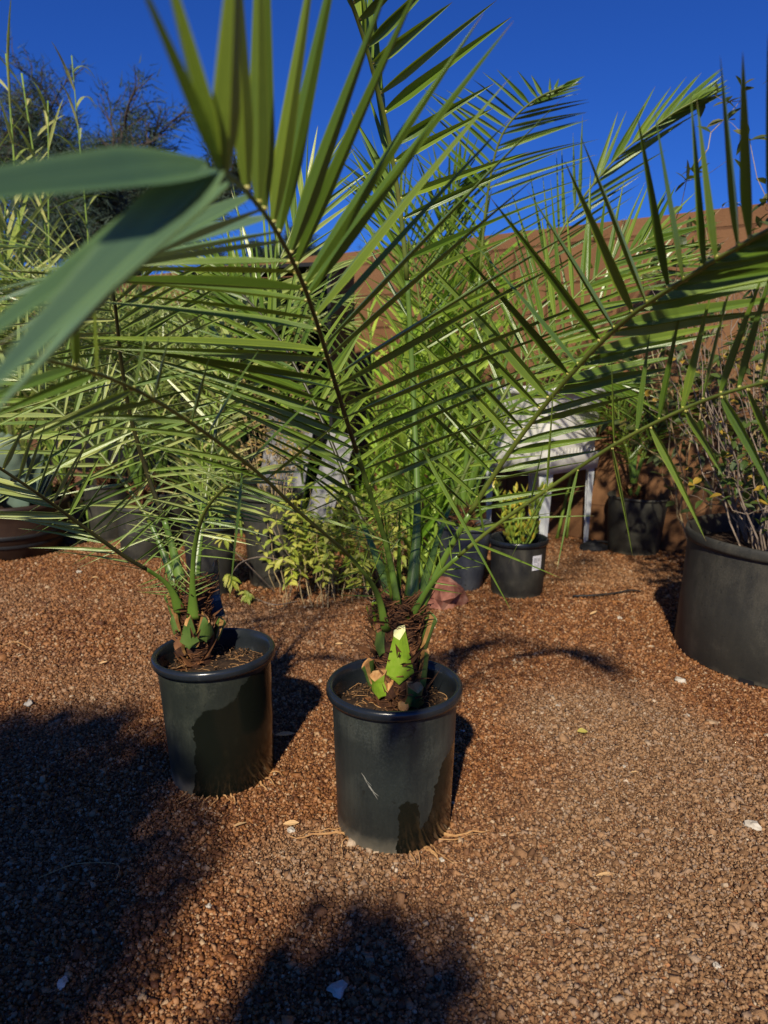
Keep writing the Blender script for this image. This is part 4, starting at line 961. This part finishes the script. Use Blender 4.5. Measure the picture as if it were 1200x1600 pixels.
reedbed(90, 150, 832, 4, 'slender jointed reeds rising above the wall, right of the far left reeds', 2.45, .42, .020, M_reedl, .30, .5)
reedbed(190, 330, 826, 9, 'dense pale reeds half hidden behind the fronds of the left palm', 1.35, .45, .020, M_reedl, .1, .5)
reedbed(470, 600, 838, 7, 'short green reeds growing in front of the wall behind the leafy bush', 1.0, .42, .020, M_reed, .1, .5)
reedbed(770, 850, 822, 5, 'green reeds standing between the white sink and the wall', 1.45, .36, .020, M_reed, .35, .4)

backpalm(110, 842, .13, .26, 'bushy pale palm in the small dark pot between planter and green pots', 9, .85, (-.2, -.1))
backpalm(310, 836, .13, .28, 'pale arching palm in a dark pot, left of the black cabinet', 9, 1.05, (-.15, 0))
backpalm(225, 868, .13, .28, 'low pale palm in front of the row of dark pots at left', 9, .75, (-.1, -.2))
reedbed(30, 200, 840, 12, 'dense pale reeds rising behind the brown planter', 1.25, .50, .018, M_reedl, .05, .55)
reedbed(230, 400, 838, 10, 'tangled pale reeds in front of the black cabinet', 1.15, .50, .016, M_reedl, .05, .6)
reedbed(868, 960, 836, 6, 'dark strappy reeds against the wall, right of the white sink', 1.45, .42, .026, M_palm, .45, .6)
reedbed(600, 740, 842, 7, 'green reeds behind the bright cane clump', 1.35, .45, .022, M_reed, .1, .4)
s = MB(); rw_ = math.atan2(WD.y, WD.x); rot = Matrix.Rotation(rw_, 3, 'Z'); nx = 60; ids = []  # added black backdrop sheet, makes the gaps between the left reeds dark
for i in range(nx + 1):
    x = -4.6 + 3.6 * i / nx; fo_ = .03 * math.sin(i * .9) + .015 * math.sin(i * 2.3)
    ids.append([s.vert(W0 + rot @ Vector((x, -.16 + fo_ * (1 - z / 2), z + (.02 * math.sin(i * .7) if z > 1 else 0)))) for z in (.01, .4, .8, 1.1, 1.42)])
for i in range(nx):
    for j in range(4): s.face((ids[i][j], ids[i + 1][j], ids[i + 1][j + 1], ids[i][j + 1]))
o = s.build('backdrop_sheet', M_backdrop, smooth=True, org=W0 + rot @ Vector((-3, -.16, 0))); o.modifiers.new('thick', 'SOLIDIFY').thickness = .004
tag(o, 'black shade cloth hung along the wall behind the reeds at left', 'shade cloth')

# -- black cabinet and grey boards
def cabinet():
    c = G(438, 822); c.z = 0; rot = Matrix.Rotation(R(-20), 3, 'Z'); W_, D_, H_ = .86, .34, 1.50
    rt = thing('storage_cabinet', c, 'open black storage cabinet with shelves standing at the left end of the wall', 'cabinet')
    def bx(name, off, sz, mt=M_black):
        s = MB(); s.box(c + rot @ Vector(off), sz, 0, rot); s.build(name, mt, rt)
    bx('side_panel', (-W_ / 2, 0, H_ / 2), (.02, D_, H_)); bx('side_panel', (W_ / 2, 0, H_ / 2), (.02, D_, H_)); bx('back_panel', (0, D_ / 2 - .006, H_ / 2 + .01), (W_ - .022, .01, H_ - .03))
    for z in (.14, .50, .86, 1.20): bx('shelf', (0, -.004, z), (W_ - .022, D_ - .03, .02))
    bx('top', (0, -.002, H_ + .012), (W_ + .03, D_ + .02, .02)); bx('door', (-W_ / 4 - .004, -D_ / 2 - .012, H_ - .24), (W_ / 2 - .03, .014, .44))
cabinet()
for px, py, wd, hh, a, lb_ in ((428, 840, .27, .62, .16, 'wide grey weathered board leaning on the black cabinet'), (486, 846, .15, .52, .28, 'narrow grey board tilted beside the wide one at the black cabinet')):
    c = G(px, py); rot = Matrix.Rotation(R(-12), 3, 'Z') @ Matrix.Rotation(-a * .5, 3, 'X') @ Matrix.Rotation(a, 3, 'Y'); s = MB()
    s.box(c + rot @ Vector((0, 0, hh / 2 + .12)), (wd, .018, hh), 0, rot); tag(s.build('grey_board', M_grey, org=c), lb_, 'board', 'grey boards leaning on the cabinet')

# -- red rock
s = MB(); c = G(690, 948); s.blob(c + Vector((-.005, .03, .040)), .088, 0, .55, (1.15, .8, .78), Matrix.Rotation(.6, 3, 'Y'), 1)
tag(s.build('red_rock', M_rock, org=c), 'angular pinkish red rock on the gravel behind the centre palm', 'rock')

# ================================================================== trees beyond the wall
def tree(cx, cy, hgt, sprd, zc, label, nl=3, seedv=1, dens=1.0):
    random.seed(seedv); c = Vector((cx, cy, 0)); rt = thing('feathery_tree', c, label, 'tree', 'trees beyond the wall')
    tr = MB(); S_ = spline([c, c + Vector((U(-.2, .2), 0, hgt * .25)), c + Vector((U(-.3, .3), 0, hgt * .45))], 8); tr.tube(S_, [hgt * .028 * (1 - .5 * i / 8) for i in range(9)], 8)
    tr.build('trunk', M_bark, rt, True)
    br = MB(); lf = MB(); tips = [(S_[-1 - (i % 4)], Vector((math.cos(i * 2.4) * .8, math.sin(i * 2.4) * .8, U(.5, 1.2))).normalized(), hgt * .30) for i in range(11)]
    for g_ in range(4):
        new = []
        for b, d, L in tips:
            pts = [b]; dd = Vector(d)
            for k in range(5):
                dd = (dd + Vector((U(-.3, .3), U(-.3, .3), U(-.16, .2)))).normalized(); pts.append(pts[-1] + dd * L / 5)
            br.tube(pts, [hgt * .010 / (g_ + 1) ** 1.5 * (1 - .5 * k / 5) for k in range(6)], 4, 0, False)
            for q in pts[1:] if g_ < 3 else ():
                if len(new) < (60, 560, 1700)[g_]:
                    for _ in range(1 + (g_ > 0)): new.append((q, (dd + Vector((U(-1, 1), U(-1, 1), U(-.7, .9)))).normalized(), L * U(.4, .62)))
            if g_ >= 2:
                for q in pts[1:]:
                    for _ in range(max(2, int(4 * dens))):
                        e = (dd + Vector((U(-1, 1), U(-1, 1), U(-1, .6)))).normalized(); L2 = U(.10, .28)
                        p1 = q + Vector((U(-.1, .1), U(-.1, .1), U(-.1, .1)))
                        sd_ = e.cross(Vector((U(-1, 1), U(-1, 1), U(-1, 1)))).normalized() * .009
                        i0 = [lf.vert(p1 - sd_), lf.vert(p1 + sd_), lf.vert(p1 + e * L2 + Vector((0, 0, -.03)))]; lf.face(i0)
        tips = new
    cr = br.build('branches', M_bark, rt); lf.build('crown', M_tree, rt)
tree(-4.5, 11.5, 6.0, 3, 4, 'big feathery dark tree rising beyond the wall at upper left', seedv=3, dens=.9)
tree(-8.6, 14.5, 7.8, 3, 4, 'taller feathery dark tree at the far upper left corner', seedv=9, dens=.6)
tree(-2.6, 16, 4.2, 3, 3, 'low feathery dark tree just above the wall, left of the near frond tip', seedv=5, dens=1.4)
tree(-.4, 17, 4.0, 3, 3, 'low feathery tree above the wall behind the near frond', seedv=12, dens=1.2)
random.seed(77)
# -- unseen round shrubs, added behind the camera to cast the front shadows
def caster_shrub(x, y, zc, rad, sq, label, nlf=9000):
    c = Vector((x, y, 0)); rt = thing('unseen_caster_shrub', c, label, 'potted shrub', 'round shrubs')
    pot(rt, c, .2, .36, M_potC, taper=.85, soilz=.05)
    s = MB(); s.tube([c + Vector((0, 0, .3)), c + Vector((0, 0, zc))], .02, 8); s.build('trunk', M_bark, rt, True)
    l = MB()
    for _ in range(nlf):
        d = Vector((random.gauss(0, 1), random.gauss(0, 1), random.gauss(0, 1))).normalized(); k = 1 + .10 * noise.noise(d * 2.5)
        q = c + Vector((0, 0, zc)) + Vector((d.x * sq[0], d.y * sq[1], d.z * sq[2])) * rad * k * U(.3, 1.02)
        l.leaf(q, d + Vector((U(-1, 1), U(-1, 1), U(-1, 1))), .06, .035, d, 0)
    l.build('crown', M_vine, rt)
k_ = 1 / math.tan(EL)
def caster(gx, gy, zc, rad, sq, label, nlf=9000): caster_shrub(gx - zc * k_ * math.sin(AZ), gy - zc * k_ * math.cos(AZ), zc, rad, sq, label, nlf)
caster(-.93, 1.12, 1.35, .43, (1.25, 1.3, 1.05), 'larger clipped round shrub in a black tub, left of the photographer')
caster(-.055, .86, 1.25, .195, (1.0, 1, .85), 'smaller clipped round shrub in a black tub, behind the photographer', 750)

# ================================================================== litter on the gravel
for px, py, L, wd, lab in ((448, 1152, .055, .026, 'curled dry leaf between the two front pots'), (910, 1149, .028, .026, 'round yellow leaf lying flat on the open gravel'), (184, 1003, .05, .012, 'thin dry leaf flat on the gravel left of the left pot'),
                           (160, 1040, .03, .01, 'small dry leaf chip left of the left pot rim'), (372, 1290, .035, .012, 'torn pale leaf on the gravel below the left pot'), (455, 1290, .035, .014, 'crumpled straw leaf on the gravel between the front pots'), (780, 905, .04, .012, 'brown leaf on the gravel in front of the stickered pot'),
                           (925, 962, .05, .014, 'long tan leaf on the gravel right of the stickered pot'), (870, 880, .04, .02, 'tan leaf by the right side of the stickered pot'), (968, 895, .03, .014, 'brown leaf fragment near the drip hose'), (990, 1210, .02, .006, 'short straw piece on the gravel at right'),
                           (945, 1372, .05, .008, 'pale straw sliver on the gravel at lower right'), (148, 905, .03, .012, 'tan leaf near the left planter'), (712, 940, .04, .02, 'curled brown leaf at the foot of the red rock'), (735, 930, .03, .014, 'small brown leaf beside the blue-grey pot'), (530, 1010, .03, .012, 'small grey leaf behind the centre pot')):
    c = G(px, py); c.z = gh(c.x, c.y) + .008; a = U(0, 6.28); s = MB(); d = Vector((math.cos(a), math.sin(a) * .5, 0))
    if 'round' in lab: d = Vector((1, 0, 0)); s.leaf(c - d * L / 2, d, L, wd * 1.05, (0, 0, 1), 0, .0)
    else: s.leaf(c - d * L / 2, d, L, wd, (U(-.3, .3), U(-.3, .3), 1), 0, U(-.2, .3))
    tag(s.build('fallen_leaf', M_yleaf if 'yellow' in lab else M_dryleaf, org=c), lab, 'fallen leaf', 'fallen leaves on the gravel')
for px, py, r, lab in ((45, 1101, .013, 'pale stone at the edge of the big shadow, far left'), (123, 895, .012, 'whitish stone on the gravel at upper left'), (528, 1545, .014, 'white stone in the lower dark shadow'), (98, 1533, .011, 'grey-white stone in the darkest corner at lower left'), (326, 1413, .006, 'tiny white chip between the two shadows'),
                       (737, 1437, .006, 'tiny white chip right of the lower shadow'), (1175, 1290, .014, 'tan stone at the right edge of the gravel'), (1062, 1067, .014, 'cream stone beside the very large pot'), (968, 968, .010, 'white stone on the gravel toward the drip hose'), (723, 1145, .005, 'white chip just right of the centre pot'),
                       (871, 1105, .005, 'white chip above the yellow leaf'), (875, 1172, .005, 'white chip below left of the yellow leaf'), (1073, 1118, .006, 'white chip below the cream stone'), (975, 1199, .005, 'white chip right of the yellow leaf'), (455, 1298, .009, 'cream stone between the front pots'), (1120, 1512, .007, 'pale chip at lower right'), (690, 1345, .006, 'white chip below the centre pot')):
    c = G(px, py); c.z = gh(c.x, c.y) + r * .4; s = MB(); s.blob(c, r, 0, .5, (U(.9, 1.3), U(.7, 1), U(.5, .7)), Matrix.Rotation(U(0, 3), 3, 'Z'), 1)
    tag(s.build('pale_stone', M_chalk, org=c), lab, 'stone', 'pale stones on the gravel')
s = MB(); pts = [G(895, 931, .012), G(930, 930, .016), G(965, 926, .014), G(985, 922, .02), G(1006, 924, .01)]
s.tube(spline(pts, 16), [.004] * 14 + [.003, .002, .001], 6); tag(s.build('drip_hose', M_hose, smooth=True, org=pts[0]), 'short black drip hose end lying on the gravel near the wall', 'hose')
for pts, r, lab in (([(60, 1372, .006), (110, 1352, .012), (150, 1348, .012), (185, 1352, .01), (182, 1375, .006)], .0009, 'thin bent straw in the dark shadow at lower left'), ([(0, 1010, .004), (25, 1003, .008), (50, 1015, .004)], .0016, 'short twig on the gravel at the left edge')):
    q = [G(a, b2, z + .006) for a, b2, z in pts]; s = MB(); s.tube(spline(q, 14), r, 4, 0, False); tag(s.build('twig', M_root, org=q[0]), lab, 'twig')
